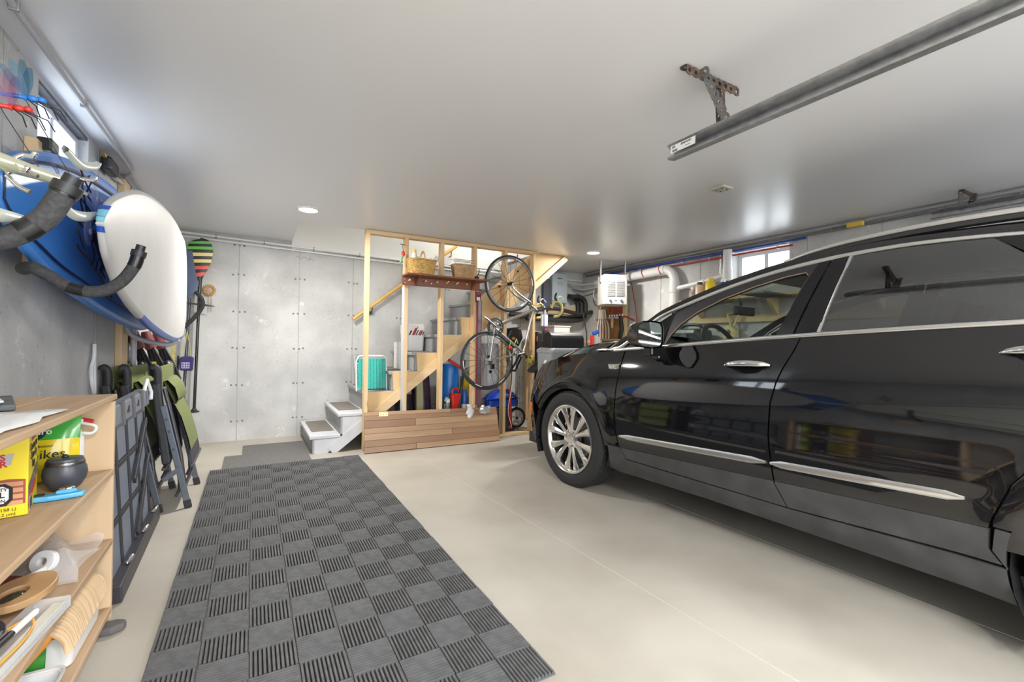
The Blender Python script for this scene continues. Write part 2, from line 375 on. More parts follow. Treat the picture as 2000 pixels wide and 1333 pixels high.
BELT=[(-3.9,1.20),(-3.2,1.262),(-2.44,1.237),(-1.67,1.190),(-1.0,1.137),(-.45,1.092),(0,1.052),(.3,1.0),(.55,.925),(.75,.83),(.95,.70)]
def belt(y): return sm_interp(BELT,y)
def plan(y):
    if y>.22:
        k=min(1,(y-.22)/.74); return (1-k**2.7)**(1/2.2) if k<1 else 0.0
    if y<-3.0:
        k=min(1,(-3.0-y)/1.0); return 1-.22*k*k
    return 1.0
def wside(y,z):
    b=belt(y); zz=z if z<.5 else .5+(z-.5)*(1.12-.5)/(b-.5)
    w=sm_interp(PROF,min(zz,1.2))
    for yc in (0,-2.857):       # wheel-arch flares
        d=math.hypot(y-yc,z-.375); w+=.016*math.exp(-((d-.46)/.07)**2)
    # lower character crease that sweeps up the doors
    w+=.006*math.exp(-((z-(.63-.02*(y+1.4)))/.035)**2)*(1 if -2.35<y<-.55 else 0)
    return w*plan(y)
def body(y,z,sg=-1): return Vector((sg*wside(y,z),y,z))
def inpoly(p,poly):
    x,y=p; c=False; n=len(poly); j=n-1
    for i in range(n):
        xi,yi=poly[i]; xj,yj=poly[j]
        if (yi>y)!=(yj>y) and x<(xj-xi)*(y-yi)/(yj-yi)+xi: c=not c
        j=i
    return c
def resample(poly,sp):
    out=[]; n=len(poly)
    for i in range(n):
        a=Vector(poly[i]).to_2d(); b=Vector(poly[(i+1)%n]).to_2d(); m=max(1,int(math.ceil((b-a).length/sp)))
        for k in range(m): out.append(a+(b-a)*(k/m))
    return out
def skin(name,outline,func,mat,parent,sp=.04,rim=.018,sg=-1,off=0.0,M4=None,holes=(),sx=1.0):
    M4=CM if M4 is None else M4
    B=resample(outline,sp); poly=[(p.x,p.y) for p in B]; pts=list(B); edges=[(i,(i+1)%len(B)) for i in range(len(B))]
    hp=[]
    for h in holes:
        o=len(pts); hb=resample(h,sp); pts+=hb; edges+=[(o+i,o+(i+1)%len(hb)) for i in range(len(hb))]; hp.append([(p.x,p.y) for p in hb])
    x0=min(p[0] for p in poly); x1=max(p[0] for p in poly); y0=min(p[1] for p in poly); y1=max(p[1] for p in poly)
    bl=[(p.x,p.y) for p in pts]
    def far(x,y): return all((x-a)**2+(y-b)**2>(sp*.45)**2 for a,b in bl)
    nx=int((x1-x0)/(sp*sx))+1; ny=int((y1-y0)/sp)+1
    for i in range(nx):
        for j in range(ny):
            x=x0+(i+.5)*(x1-x0)/nx; y=y0+(j+.5)*(y1-y0)/ny
            if inpoly((x,y),poly) and not any(inpoly((x,y),h) for h in hp) and far(x,y): pts.append(Vector((x,y)))
    vo,eo,fo,ov,oe,of=delaunay_2d_cdt([Vector((p.x,p.y)) for p in pts],edges,[],1,1e-6)
    faces=[]
    for f in fo:
        c=sum((vo[i] for i in f),Vector((0,0)))/len(f)
        if any(inpoly(c,h) for h in hp): continue
        faces.append(tuple(f))
    e=1e-3
    P=[]; N=[]
    for p in vo:
        q=func(p.x,p.y,sg); du=func(p.x+e,p.y,sg)-func(p.x-e,p.y,sg); dv=func(p.x,p.y+e,sg)-func(p.x,p.y-e,sg)
        n=du.cross(dv)
        n=n.normalized() if n.length>1e-12 else Vector((sg,0,0))
        if n.x*sg<0 and abs(n.x)>.05: n=-n
        elif abs(n.x)<=.05 and n.z<0: n=-n
        P.append(q+n*off); N.append(n)
    # orient faces with N
    ff=[]
    for f in faces:
        a,b,c=(P[i] for i in f[:3]); g=(b-a).cross(c-a); 
        ff.append(f if g.dot(N[f[0]])>0 else tuple(reversed(f)))
    used=sorted({i for f in ff for i in f}); mp={k:i for i,k in enumerate(used)}
    verts=[P[i] for i in used]; nrm=[N[i] for i in used]; ff=[tuple(mp[i] for i in f) for f in ff]
    loopn=[nrm[i] for f in ff for i in f]
    if rim:
        cnt={}
        for f in ff:
            for i in range(len(f)):
                a,b=f[i],f[(i+1)%len(f)]; cnt[(a,b)]=1
        bnd=[(a,b) for (a,b) in cnt if (b,a) not in cnt]
        lo={}
        for a,b in bnd:
            for k in (a,b):
                if k not in lo: lo[k]=len(verts); verts.append(verts[k]-nrm[k]*rim)
        for a,b in bnd:
            f=(b,a,lo[a],lo[b]); g=(verts[f[1]]-verts[f[0]]).cross(verts[f[2]]-verts[f[0]]); g=g.normalized() if g.length>0 else Vector((0,0,1))
            ff.append(f); loopn+=[g]*4
    og=ORG[parent.name]; R=M4.to_3x3()
    me=bpy.data.meshes.new(name); me.from_pydata([tuple(M4@v-og) for v in verts],[],ff); me.update()
    me.polygons.foreach_set('use_smooth',[True]*len(me.polygons))
    me.normals_split_custom_set([tuple(R@n) for n in loopn])
    me.materials.append(mat)
    o=bpy.data.objects.new(name,me); COL.objects.link(o); o.parent=parent; ORG[o.name]=og
    return o
def arc(cy,cz,r,a0,a1,n=24): return [(cy+r*math.cos(a0+(a1-a0)*i/n),cz+r*math.sin(a0+(a1-a0)*i/n)) for i in range(n+1)]
def beltpts(y0,y1,n=14): return [(y0+(y1-y0)*i/n,belt(y0+(y1-y0)*i/n)) for i in range(n+1)]
FD_F=[(-.505,.96),(-.505,.82),(-.512,.6),(-.545,.45),(-.60,.345)]
FD_R=[(-1.655,.338),(-1.60,.45),(-1.574,.69),(-1.574,.85),(-1.592,.96),(-1.615,1.03),(-1.65,1.11)]
RD_R=[(-2.40,.365),(-2.364,.41),(-2.372,.52),(-2.42,.66),(-2.53,.83),(-2.66,.99),(-2.68,1.10)]
CL=lambda y: .417+(.49-.417)*(-.557-y)/(2.371-.557)     # top edge of the lower cladding
g=.004
AR=.452
def side(sg):
    near=sg<0
    sp=.035 if near else .07
    # fender
    f_out=[(-.505+g,.425)]+[(y+g,z) for y,z in reversed(FD_F) if z>.43]+[(-.505+g,belt(-.5))]+beltpts(-.5,.60,16)+[(.66,.86),(.64,.74),(.52,.66)]+arc(0,.375,AR,math.radians(30),math.radians(172),30)
    skin('fender',f_out,body,paint,car,sp,sg=sg)
    # front doors
    fr=[(y-g,z) for y,z in FD_F]; rr=[(y+g,z) for y,z in FD_R]
    top=beltpts(-1.672,-.51,20)
    d1=[(-.51-g,belt(-.51))]+[p for p in fr if p[1]>CL(p[0])]+[(-.556,CL(-.556)),(-1.598,CL(-1.598))]+[p for p in rr if p[1]>CL(p[0])]+top
    door1=skin('front_door',d1,body,paint,car,sp,sg=sg)
    skin('door_cladding',[(-.558,CL(-.558)-.002)]+[p for p in fr if p[1]<CL(p[0])-.01]+[p for p in rr if p[1]<CL(p[0])-.005]+[(-1.60,CL(-1.6)-.002)],body,clad,door1,sp,sg=sg)
    rf=[(y-g,z) for y,z in FD_R]; r2=[(y+g,z) for y,z in RD_R]
    d2=[p for p in reversed(rf) if p[1]>CL(p[0])]+[(-1.606,CL(-1.606)),(-2.362,CL(-2.362))]+[p for p in r2 if p[1]>CL(p[0])]+beltpts(-2.70,-1.678,16)
    door2=skin('rear_door',d2,body,paint,car,sp,sg=sg)
    skin('door_cladding',[(-1.608,CL(-1.608)-.002)]+[p for p in reversed(rf) if p[1]<CL(p[0])-.005]+[p for p in r2 if p[1]<CL(p[0])-.01]+[(-2.362,CL(-2.362)-.002)],body,clad,door2,sp,sg=sg)
    # quarter panel and rear cladding
    q=[(y-g,z) for y,z in RD_R if z>.5]
    qo=[(-2.372-g,.50)]+q+[(-2.70,belt(-2.7))]+beltpts(-2.72,-3.86,12)+[(-3.9,.7),(-3.8,.42),(-3.35,.42)]+arc(-2.857,.375,AR,math.radians(186-180),math.radians(165),30)
    skin('quarter_panel',qo,body,paint,car,sp*1.3,sg=sg)
    cr=[(-2.372-g,.493),(-2.364-g,.41),(-2.40-g*2,.355)]
    skin('sill',[(-.44,.415),(-.552,.415),(-.60,.337),(-1.655,.33),(-2.41,.352),(-2.372,.41),(-2.380,.493)]+arc(-2.857,.375,AR,math.radians(15),math.radians(-14),6)+[(-2.425,.215),(-1.2,.235),(-.5,.225),(-.425,.25)]+arc(0,.375,AR,math.radians(197),math.radians(176),6),body,clad,car,sp,sg=sg,rim=.06)
    # glossy arch lips
    for yc,a0,a1 in ((0,28,176),(-2.857,6,166)):
        skin('arch_lip',arc(yc,.375,AR-.002,math.radians(a0),math.radians(a1),30)+arc(yc,.375,AR-.052,math.radians(a1),math.radians(a0),30),lambda y,z,s,yc=yc:Vector((s*(wside(yc+(y-yc)*1.0,z)-.010),y,z)),gloss_blk if yc==0 else clad,car,.03,sg=sg,rim=.05)
        # dark wheel-house liner
        mb=MB(CM); pr=[(yc+.445*math.cos(math.radians(a)),.375+.445*math.sin(math.radians(a))) for a in range(-25,206,11)]
        mb.grid([[(sg*.93,y,z) for y,z in pr],[(sg*.60,y,z) for y,z in pr]])
        mb.add([(sg*.60,y,z) for y,z in pr],[tuple(range(len(pr)))])
        mb.build('wheel_house',black_pl,car)
    # bumper
    skin('front_bumper',[(.46,.48),(.52,.655),(.64,.735),(.665,.85),(.76,.80),(.86,.74),(.955,.66),(.955,.30),(.80,.25),(.50,.235),(.43,.30)]+arc(0,.375,AR,math.radians(-8),math.radians(14),6),body,paint,car,.03,sg=sg,sx=.5)
    skin('bumper_cladding',[(.46,.31),(.60,.36),(.90,.36),(.90,.245),(.55,.225),(.44,.25)],body,clad,car,.03,sg=sg,off=.004,sx=.5)
    skin('headlamp',[(.50,.985),(.62,.93),(.72,.86),(.78,.80),(.77,.62),(.73,.62),(.72,.76),(.64,.85),(.50,.95)],body,M('headlamp_lens',(.55,.56,.58),.08,.7),car,.025,sg=sg,off=.004)
    skin('side_marker_lamp',[(.53,.60),(.585,.60),(.60,.50),(.555,.48)],body,M('amber_lens',(.85,.25,.01),.15),car,.03,sg=sg,off=.005)
    # chrome strips
    def strip(nm,a,b,h,mat,par,proud=.009):
        mb=MB(CM); rows=[]; n=14
        for i in range(n+1):
            y=a[0]+(b[0]-a[0])*i/n; z=a[1]+(b[1]-a[1])*i/n; tp=1 if 0<i<n else .35
            w0=wside(y,z+h/2); w1=wside(y,z-h/2); 
            rows.append([(sg*(w0-.004),y,z+h/2*tp),(sg*(w0+proud*.5),y,z+h/2*tp),(sg*(wside(y,z)+proud),y,z+h*.22*tp),(sg*(wside(y,z)+proud*.9),y,z-h*.3*tp),(sg*(w1+proud*.3),y,z-h/2*tp),(sg*(w1-.004),y,z-h/2*tp)])
        mb.grid(rows); mb.add(rows[0],[tuple(range(6))]); mb.add(rows[-1],[tuple(range(6))])
        return mb.build(nm,mat,par,smooth=35)
    strip('chrome_strip',(-.565,.497),(-1.567,.546),.036,satin,door1); strip('chrome_strip',(-1.588,.547),(-2.30,.579),.036,satin,door2)
    # handles
    for dr,yc,zc in ((door1,-1.425,1.020),(door2,-2.50,1.120)):
        nrm=Vector((sg*.90,0,.30)).normalized()
        c=Vector((sg*(wside(yc,zc)),yc,zc))
        MB(CM@Matrix.Translation(c+nrm*.0015)@Matrix.Rotation(sg*PI/2*1,4,'Y')@Matrix.Rotation(.30 if sg<0 else -.30,4,'Y')).lathe([(0,.0),(.5,.0),(1,.004)],28,Matrix.Diagonal((.032,.085,1,1))).build('handle_recess',gloss_blk,dr,smooth=60)
        path=[c+Vector((0,.125-.25*k/10,.006+.012*(k/10)))+nrm*(.004+.036*math.sin(PI*min(1,max(0,k/10)))**.5) for k in range(11)]
        MB(CM).tube(path,[.006,.0125,.0155,.017,.0175,.0175,.0175,.017,.0165,.014,.006],10,sx=.62,ref=nrm).build('handle',chrome,dr,smooth=70)
    return door1,door2
D1,D2=side(-1); side(1)
# crest emblem on the near fender
eb=MB(CM); 
def crest(pts,off,mat,nm,par):
    c=Vector((-wside(-.443,.972)-off,-.443,.972))
    m=MB(CM); vs=[c+Vector((0,p[0],p[1])) for p in pts]; k=len(vs); ctr=[c+Vector((-.004,0,0))]
    m.add(vs+ctr,[(i,(i+1)%k,k) for i in range(k)]); return m.build(nm,mat,par)
em=crest([(.055,.018),(-.055,.022),(-.046,-.015),(-.026,-.024),(.028,-.025),(.046,-.015)],.004,chrome,'crest_emblem',car); em['label']='small chrome crest emblem on the front fender'
for i,cc in enumerate([(.55,.35,.35),(.7,.68,.6),(.35,.35,.45)]):
    m_=MB(CM); y0=-.443+.024-.018*i; x_=-wside(-.443,.972)-.0075; m_.add([(x_,y0,.982),(x_,y0-.011,.983),(x_,y0-.010,.965),(x_,y0-.001,.965)],[(0,1,2,3)]).build('crest_field',M('crest_%d'%i,cc,.3),em)
# ---- greenhouse
D=[(.835,-.37,1.100),(.832,-.48,1.132),(.800,-.70,1.285),(.783,-.84,1.358),(.737,-1.17,1.475),(.716,-1.46,1.548),(.703,-1.72,1.588),(.697,-1.95,1.605),(.697,-2.15,1.606),(.698,-2.41,1.590),(.705,-2.75,1.545),(.74,-3.10,1.45),(.79,-3.28,1.36)]
E_=[(.795,-.26,1.090),(.790,-.43,1.180),(.772,-.66,1.315),(.758,-.80,1.390),(.712,-1.13,1.510),(.690,-1.44,1.590),(.672,-1.71,1.632),(.662,-1.95,1.650),(.658,-2.15,1.653),(.655,-2.41,1.645),(.65,-2.75,1.615),(.64,-3.16,1.545),(.62,-3.55,1.44)]
Ds=cat_spline(D,6); Es=cat_spline(E_,6)
for sg in (-1,1):
    mb=MB(CM); mb.grid([[(sg*a.x,a.y,a.z) for a in Ds],[(sg*(.55*a.x+.45*b.x+.006),.55*a.y+.45*b.y,.55*a.z+.45*b.z+.004) for a,b in zip(Ds,Es)],[(sg*b.x,b.y,b.z) for b in Es]]).build('roof_frame',paint,car,smooth=180)
    mb=MB(CM); mb.tube([(sg*(a.x+.004),a.y,a.z-.004) for a in Ds],.0125,8,sx=1.0).build('window_chrome',chrome if False else satin,car,smooth=60)
    # belt chrome
    pts=[(sg*(wside(y,belt(y))+.0),y,belt(y)+.004) for y in [-.40-.1*i for i in range(29)]]
    MB(CM).tube(pts,.0125,8).build('belt_chrome',satin,car,smooth=60)
    rail=[(.640,-1.50,1.607),(.645,-1.62,1.640),(.648,-1.80,1.668),(.648,-2.10,1.690),(.645,-2.45,1.690),(.64,-2.9,1.66),(.635,-3.2,1.61)]
    MB(CM).tube([(sg*p.x,p.y,p.z) for p in cat_spline(rail,5)],.018,8,sx=.8).build('roof_rail',satin,car,smooth=60)
    MB(CM).tube([(sg*.648,p.y,p.z-.022) for p in cat_spline(rail[1:-1],4)],.016,6).build('rail_foot',black_pl,car,smooth=60)
roof=MB(CM); rows=[]
k0=next(i for i,p in enumerate(Es) if p.y<-1.40)
for p in Es[k0:]:
    rows.append([(p.x*s,p.y-.02*(1-s*s)*(-1 if p.y>-1.6 else 1),p.z+.035*(1-s*s)) for s in [-1+2*i/12 for i in range(13)]])
roof.grid(rows).build('roof',paint,car,smooth=180)
ws=MB(CM); ws.grid([[(p.x*s,p.y+.16*(1-s*s)*(1-.6*i/k0),p.z+(.03+.09*(1-i/k0))*(1-s*s)) for s in [-1+2*j/14 for j in range(15)]] for i,p in enumerate(Es[:k0+1])]).build('windshield',cglass,car,smooth=180)
def gs(y,z,sg=-1):
    b=belt(y); w0=wside(y,b)-.012; k=(z-b)/.42; return Vector((sg*(w0-.115*k-.016*k*k+.012*math.sin(PI*min(1,max(0,k)))),y,z))
def dlo_z(y):
    for a,b in zip(Ds,Ds[1:]):
        if b.y<=y<=a.y: return a.z+(b.z-a.z)*(y-a.y)/(b.y-a.y)
    return 1.35
def dl(y0,y1,n,dz=-.012): return [(y0+(y1-y0)*i/n,dlo_z(y0+(y1-y0)*i/n)+dz) for i in range(n+1)]
OPN=[(-.822,1.128),(-.862,1.20),(-.93,1.272),(-1.05,1.352),(-1.20,1.422),(-1.38,1.480),(-1.55,1.520),(-1.655,1.532),(-1.672,1.515),(-1.545,1.195)]
for sg in (-1,1):
    outer=[(-.815,1.128),(-.87,1.345)]+dl(-.88,-1.70,14)+[(-1.535,1.186)]
    # black door frame round the front window with the window opening
    inner=[(-.835,1.140),(-.872,1.205),(-.94,1.276),(-1.05,1.348),(-1.20,1.417),(-1.38,1.475),(-1.55,1.515),(-1.645,1.526),(-1.660,1.51),(-1.552,1.200)]
    skin('window_frame',outer,gs,black_pl,D1 if sg<0 else car,.05,sg=sg,holes=[inner])
    skin('front_window_glass',[(-.830,1.132),(-.868,1.205),(-.936,1.276),(-1.05,1.35),(-1.20,1.42),(-1.38,1.478),(-1.55,1.518),(-1.65,1.53),(-1.665,1.51),(-1.55,1.19)],gs,cglass,D1 if sg<0 else car,.08,sg=sg,off=-.012,rim=0)
    mb=MB(CM); mb.tube([gs(y,z,sg)+Vector((0,0,0)) for y,z in inner[0:9]],.003,6).build('window_seal',M('tan_seal',(.25,.16,.11),.6),D1 if sg<0 else car)
    skin('mirror_sail',[(-.66,belt(-.66)+.01),(-.70,1.255),(-.86,1.345),(-.808,1.12)],gs,gloss_blk,D1 if sg<0 else car,.05,sg=sg)
    skin('front_quarter_glass',[(-.47,belt(-.47)+.014),(-.655,1.235),(-.64,belt(-.64)+.014)],gs,tint,car,.05,sg=sg,rim=0)
    MB(CM).tube([gs(-.42,1.108,sg),gs(-.56,1.18,sg),gs(-.665,1.245,sg)],[.006,.010,.009],8).build('quarter_chrome',satin,car,smooth=60)
    MB(CM).bar(gs(-.868,1.352,sg),gs(-.808,1.122,sg),.018,.02,(1,0,0)).build('divider_bar',gloss_blk,D1 if sg<0 else car,bevel=.004)
    skin('pillar_cover',[(-1.703,1.577),(-1.755,1.584),(-1.622,1.188),(-1.538,1.182)],gs,gloss_blk,D1 if sg<0 else car,.05,sg=sg,off=.002)
    skin('pillar_cover',[(-1.764,1.585),(-1.838,1.592),(-1.742,1.20),(-1.632,1.19)],gs,gloss_blk,D2 if sg<0 else car,.05,sg=sg,off=.002)
    MB(CM).bar(gs(-1.842,1.588,sg),gs(-1.745,1.205,sg),.012,.014,(1,0,0)).build('glass_channel',satin,D2 if sg<0 else car)
    skin('rear_window_glass',[(-1.845,1.586)]+dl(-1.86,-2.33,8,-.016)+[(-2.42,1.50),(-2.58,1.34),(-2.68,1.262)]+[(y,belt(y)+.006) for y in (-2.6,-2.3,-2.0,-1.75)],gs,tint,D2 if sg<0 else car,.08,sg=sg,rim=0)
    skin('rear_pillar',[(-2.34,1.578)]+dl(-2.36,-2.72,6,-.014)+[(-2.85,1.42),(-2.80,1.26),(-2.69,1.255),(-2.59,1.34),(-2.43,1.50)],gs,gloss_blk,car,.05,sg=sg)
    skin('rear_quarter_glass',dl(-2.74,-3.18,6,-.014)+[(-3.24,1.34),(-3.1,1.285),(-2.82,1.268),(-2.87,1.42)],gs,tint,car,.06,sg=sg,rim=0)
# hood and cowl
hood=MB(CM); rows=[]
for i in range(17):
    y=-.22+(.90+.22)*i/16; zb=belt(y); w=wside(y,zb)
    rows.append([(w*s,y,zb+.142*(1-abs(s)**2.2)+.022*math.exp(-((abs(s)-.72)/.10)**2)*(1-i/17)) for s in [-1+2*j/20 for j in range(21)]])
hood.grid(rows).build('hood',paint,car,smooth=180)
MB(CM).grid([[(.80*s,-.46,1.09) for s in (-1,0,1)],[(.84*s,-.2,1.09+.12*(1-abs(s))) for s in (-1,0,1)]]).build('cowl',black_pl,car)
# tail, underbody, far closure
MB(CM).grid([[(.62*s,-3.55,1.44),(.66*s,-3.75,1.2),(.72*s,-3.9,.9),(.72*s,-3.92,.45)] for s in [-1+2*i/10 for i in range(11)]]).build('tailgate',paint,car,smooth=60)
MB(CM).box(-.80,.80,-3.6,.72,.21,.30).box(-.58,.58,-.5,.60,.3,.95).build('underbody',black_pl,car)
MB(CM).box(-.62,.62,.80,.90,.32,.72).build('grille',M('dark_grille',(.05,.05,.05),.3,.6),car)
# ---- mirror
for sg in (-1,1):
    mr=MB(CM@Matrix.Translation((sg*1.01,-.825,1.20))@rotz(sg*.10)@Matrix.Diagonal((sg,1,1,1)))
    prof=[(.06,.00),(.085,-.03),(.085,-.07),(.05,-.10)]
    # housing shell, fat in front, open to the rear (glass side)
    rows=[]
    for k,(yy,sc) in enumerate(((.085,.05),(.072,.55),(.045,.82),(.0,.97),(-.06,1.0))):
        rows.append([(.012+ .108*sc*a,yy*1.15,.0+.088*sc*b) for a,b in ((-1,-.6),(-.8,-.9),(-.2,-1),(.6,-.92),(.95,-.6),(1,0),(.92,.65),(.6,.95),(-.2,1),(-.85,.9),(-1,.5))])
    mr.grid(rows,close=True); mr.add(rows[0],[tuple(range(11))]); mo=mr.build('mirror_housing',paint,car,smooth=55)
    m2=MB(mr.M); r=rows[-1]; m2.add([(p[0]*.93,p[1]+.012,p[2]*.9) for p in r],[tuple(range(11))]).build('mirror_glass',M('mirror_silver',(.8,.82,.84),.02,1.0),mo)
    MB(mr.M).box(-.17,-.03,-.03,.045,-.135,-.07).box(-.20,-.10,-.02,.05,-.16,-.10).build('mirror_arm',gloss_blk,mo,bevel=.012)
# ---- interior
beige=M('grey_beige_trim',(.38,.35,.31),.8); seat_m=M('dark_seat_leather',(.055,.053,.052),.55)
MB(CM).box(-.76,.76,-.80,-.45,.85,1.07).box(-.70,.70,-.90,-.75,.75,1.02).build('dashboard',M('dash_black',(.02,.02,.022),.6),car,bevel=.03)
MB(CM).tube([Vector((-.36+.185*math.cos(a),-.945+.075*math.sin(a),1.115+.165*math.sin(a))) for a in [2*PI*i/28 for i in range(28)]],.017,8,closed=True).tube([(-.36,-.80,1.03),(-.36,-.93,1.10)],.045,10).cbox((-.36,-.935,1.105),(.16,.03,.10)).cbox((-.36,-.94,1.105),(.34,.02,.035)).build('steering_wheel',black_pl,car,smooth=50)
for sx_ in (-.37,.37):
    for yy,tilt in ((-1.78,.28),(-2.62,.25)):
        X=CM@Matrix.Translation((sx_,yy,.55))@Matrix.Rotation(tilt,4,'X')
        MB(X).cbox((0,.25,.02),(.50,.52,.16)).build('seat_cushion',seat_m,car,bevel=.05)
        MB(X).cbox((0,-.03,.36),(.48,.13,.64)).build('seat_back',seat_m,car,bevel=.055)
        MB(X).cbox((0,-.04,.80),(.29,.12,.19)).cyl((-.07,-.04,.64),(-.07,-.04,.74),.008).cyl((.07,-.04,.64),(.07,-.04,.74),.008).build('headrest',seat_m,car,bevel=.035)
MB(CM).grid([[(.60*s,y,z) for s in (-1,-.5,0,.5,1)] for y,z in ((-1.30,1.535),(-1.6,1.60),(-2.2,1.625),(-3.0,1.57))]).build('headliner',beige,car,smooth=60)
MB(CM).cbox((-.36,-1.24,1.47),(.34,.17,.012),).build('sun_visor',beige,car,bevel=.005)
MB(CM).cbox((0,-.90,1.40),(.25,.03,.07)).cyl((0,-.88,1.42),(0,-.86,1.50),.01).build('rear_view_mirror',black_pl,car,bevel=.01)
MB(CM).box(-.83,-.79,-2.6,-.8,.5,1.06).box(.79,.83,-2.6,-.8,.5,1.06).build('door_trim',beige,car)
# ---- wheels
tyre=M('tyre_rubber',(.022,.022,.023),.72,noise=(60,.3),bump=(120,.2,.001)); alloy=M('polished_alloy',(.74,.73,.71),.16,1.0)
def wheel(y,sg,label=None):
    C=CM@Matrix.Translation((sg*.938,y,.372))@Matrix.Rotation(sg*PI/2,4,'Y')    # local z outward
    tm=MB(C); R=.381
    prof=[(.268,-.20),(.30,-.235),(.345,-.238),(.368,-.225),(R-.004,-.20),(R,-.185),(R,-.165),(R-.009,-.163),(R-.009,-.155),(R,-.153),(R,-.122),(R-.009,-.12),(R-.009,-.112),(R,-.11),(R,-.078),(R-.009,-.076),(R-.009,-.068),(R,-.066),(R,-.05),(R-.006,-.032),(.366,-.014),(.350,-.003),(.32,.0),(.295,-.003),(.283,-.010),(.272,-.008),(.268,-.016)]
    tm.lathe(prof,72); to=tm.build('tyre',tyre,car,smooth=28)
    bl=MB(C)
    for i in range(64):
        a=2*PI*i/64
        for zz in (-.042,-.19):
            X=Matrix.Rotation(a,4,'Z'); bl.box(R-.010,R+.0015,-.012,.012,zz-.012,zz+.012,X)
    bl.build('tread_lugs',tyre,to)
    rm=MB(C); rm.lathe([(.270,-.018),(.272,-.004),(.262,.000),(.250,-.010),(.242,-.04),(.238,-.16),(.225,-.17)],60).build('rim',alloy,car,smooth=40)
    rim_o=[o for o in bpy.data.objects if o.parent==car and o.name.startswith('rim')][-1]
    for i in range(12):
        a=2*PI*(i//2)/6+(.235 if i%2 else -.235)+.1
        an=2*PI*(i//2)/6+(.17 if i%2 else -.17)*1.0+.1
        s_=MB(C); rows=[]
        for k in range(7):
            f=k/6; r=.062+(.252-.062)*f; aa=an+(a-an)*f+ (.02 if i%2 else -.02)*f
            w=.016+.017*f*f; top=-.028+.016*f; 
            dx=Vector((math.cos(aa),math.sin(aa),0)); ty=Vector((-math.sin(aa),math.cos(aa),0)); c=dx*r
            rows.append([c-ty*w*1.15+Vector((0,0,top-.032)),c-ty*w+Vector((0,0,top-.010)),c-ty*w*.35+Vector((0,0,top)),c+ty*w*.35+Vector((0,0,top)),c+ty*w+Vector((0,0,top-.010)),c+ty*w*1.15+Vector((0,0,top-.032))])
        s_.grid(rows).build('spoke',alloy,rim_o,smooth=30)
    MB(C).lathe([(0,-.022),(.034,-.022),(.036,-.027),(.060,-.028),(.082,-.036),(.085,-.07),(0,-.07)],32).build('hub',alloy,rim_o,smooth=35)
    for i in range(6):
        a=2*PI*i/6+.3
        MB(C).lathe([(0,-.018),(.007,-.018),(.0105,-.022),(.0105,-.04)],6,Matrix.Translation((.058*math.cos(a),.058*math.sin(a),0))).build('lug_nut',M('lug_dark',(.3,.3,.3),.3,1),rim_o)
    MB(C).lathe([(.085,-.10),(.165,-.10),(.165,-.115),(.085,-.115)],40).build('brake_disc',M('brake_steel',(.25,.25,.25),.45,.8),car,smooth=40)
    MB(C).lathe([(0,-.17),(.24,-.17)],32).build('wheel_back',black_pl,car)
for sg in (-1,1):
    for y in (0,-2.857): wheel(y,sg)
# flap ahead of the rear wheel
MB(CM).box(-.90,-.72,-2.47,-2.455,.12,.24).build('air_flap',clad,car)
# ================================================================== checkered floor mat, runner mats
mat_rub=M('grey_tyre_rubber',(.112,.113,.116),.62,noise=(25,.3))
def ribtile(n=11,s=.152,hh=.009):
    mb=MB(); p=s/n
    prof=[]
    for i in range(n):
        x=-s/2+i*p; prof+=[(x+.0008,.001),(x+p*.22,hh),(x+p*.74,hh),(x+p-.0008,.001)]
    e=s/2-.002
    mb.grid([[(x,-e,z) for x,z in prof],[(x,e,z) for x,z in prof]])
    for y in (-e,e):
        for i in range(n):
            q=prof[4*i:4*i+4]; mb.add([(a,y,b) for a,b in q],[(0,1,2,3)])
    return mb.mesh('mat_square')
cm=MB().box(-.300,.918,1.272,4.612,0.001,.007).build('checkered_mat',mat_rub,label='long dark grey checkered rubber floor mat in the open bay',cat='floor mat')
# woven strips of rubber: squares alternate in direction
rt=ribtile(); rt.materials.append(mat_rub)
og=ORG[cm.name]
for i in range(8):
    for j in range(22):
        o=bpy.data.objects.new('mat_square',rt); COL.objects.link(o); o.parent=cm
        wob=.0015*math.sin(j*2.1+i)
        o.location=Vector((-.300+.152*(i+.5)+wob,1.272+.152*(j+.5),.006))-og
        if (i+j)%2==0: o.rotation_euler=(0,0,PI/2)
grey_mat=M('grey_carpet_mat',(.21,.205,.20),.95,noise=(160,.5),bump=(220,.9,.006))
MB().box(-.215,.50,4.62,5.11,.001,.011).build('carpet_mat',grey_mat,label='grey carpet mat half under the checkered mat',cat='floor mat',bevel=.003)
MB().box(-.07,.505,5.112,5.55,.001,.010).build('carpet_mat',grey_mat,label='grey carpet mat square to the bottom step beside the back wall',cat='floor mat',bevel=.003)
# ================================================================== staircase
grey_paint=M('grey_porch_paint',(.36,.37,.38),.5,noise=(6,.12)); white_paint=M('pale_grey_paint',(.60,.61,.64),.5,noise=(5,.08))
pad_m=M('brown_grey_tread_pad',(.26,.235,.20),.95,noise=(150,.45),bump=(200,.8,.004))
st=thing('staircase','wooden open-sided staircase with grey treads rising along the back wall','staircase',(2,5.4,0))
RN,RS,X0,Z0=.262,.208,.530,.180; Y0,Y1=4.895,5.866
for n in range(10):
    x=X0+RN*n; z=Z0+RS*n
    yf=4.917 if n>=2 else 4.872
    MB().box(x-.028,x+RN,yf-.0,Y1,z-.034,z).build('tread',grey_paint if n>1 else white_paint,st,bevel=.006)
    MB().box(x,x+.018,yf+.004,Y1,(z-RS if n else .0)+.001,z-.034).build('riser',grey_paint,st)
    MB().box(x+.015,x+RN-.03,5.10,Y1-.10,z,z+.007).build('tread_pad',pad_m,st,bevel=.003)
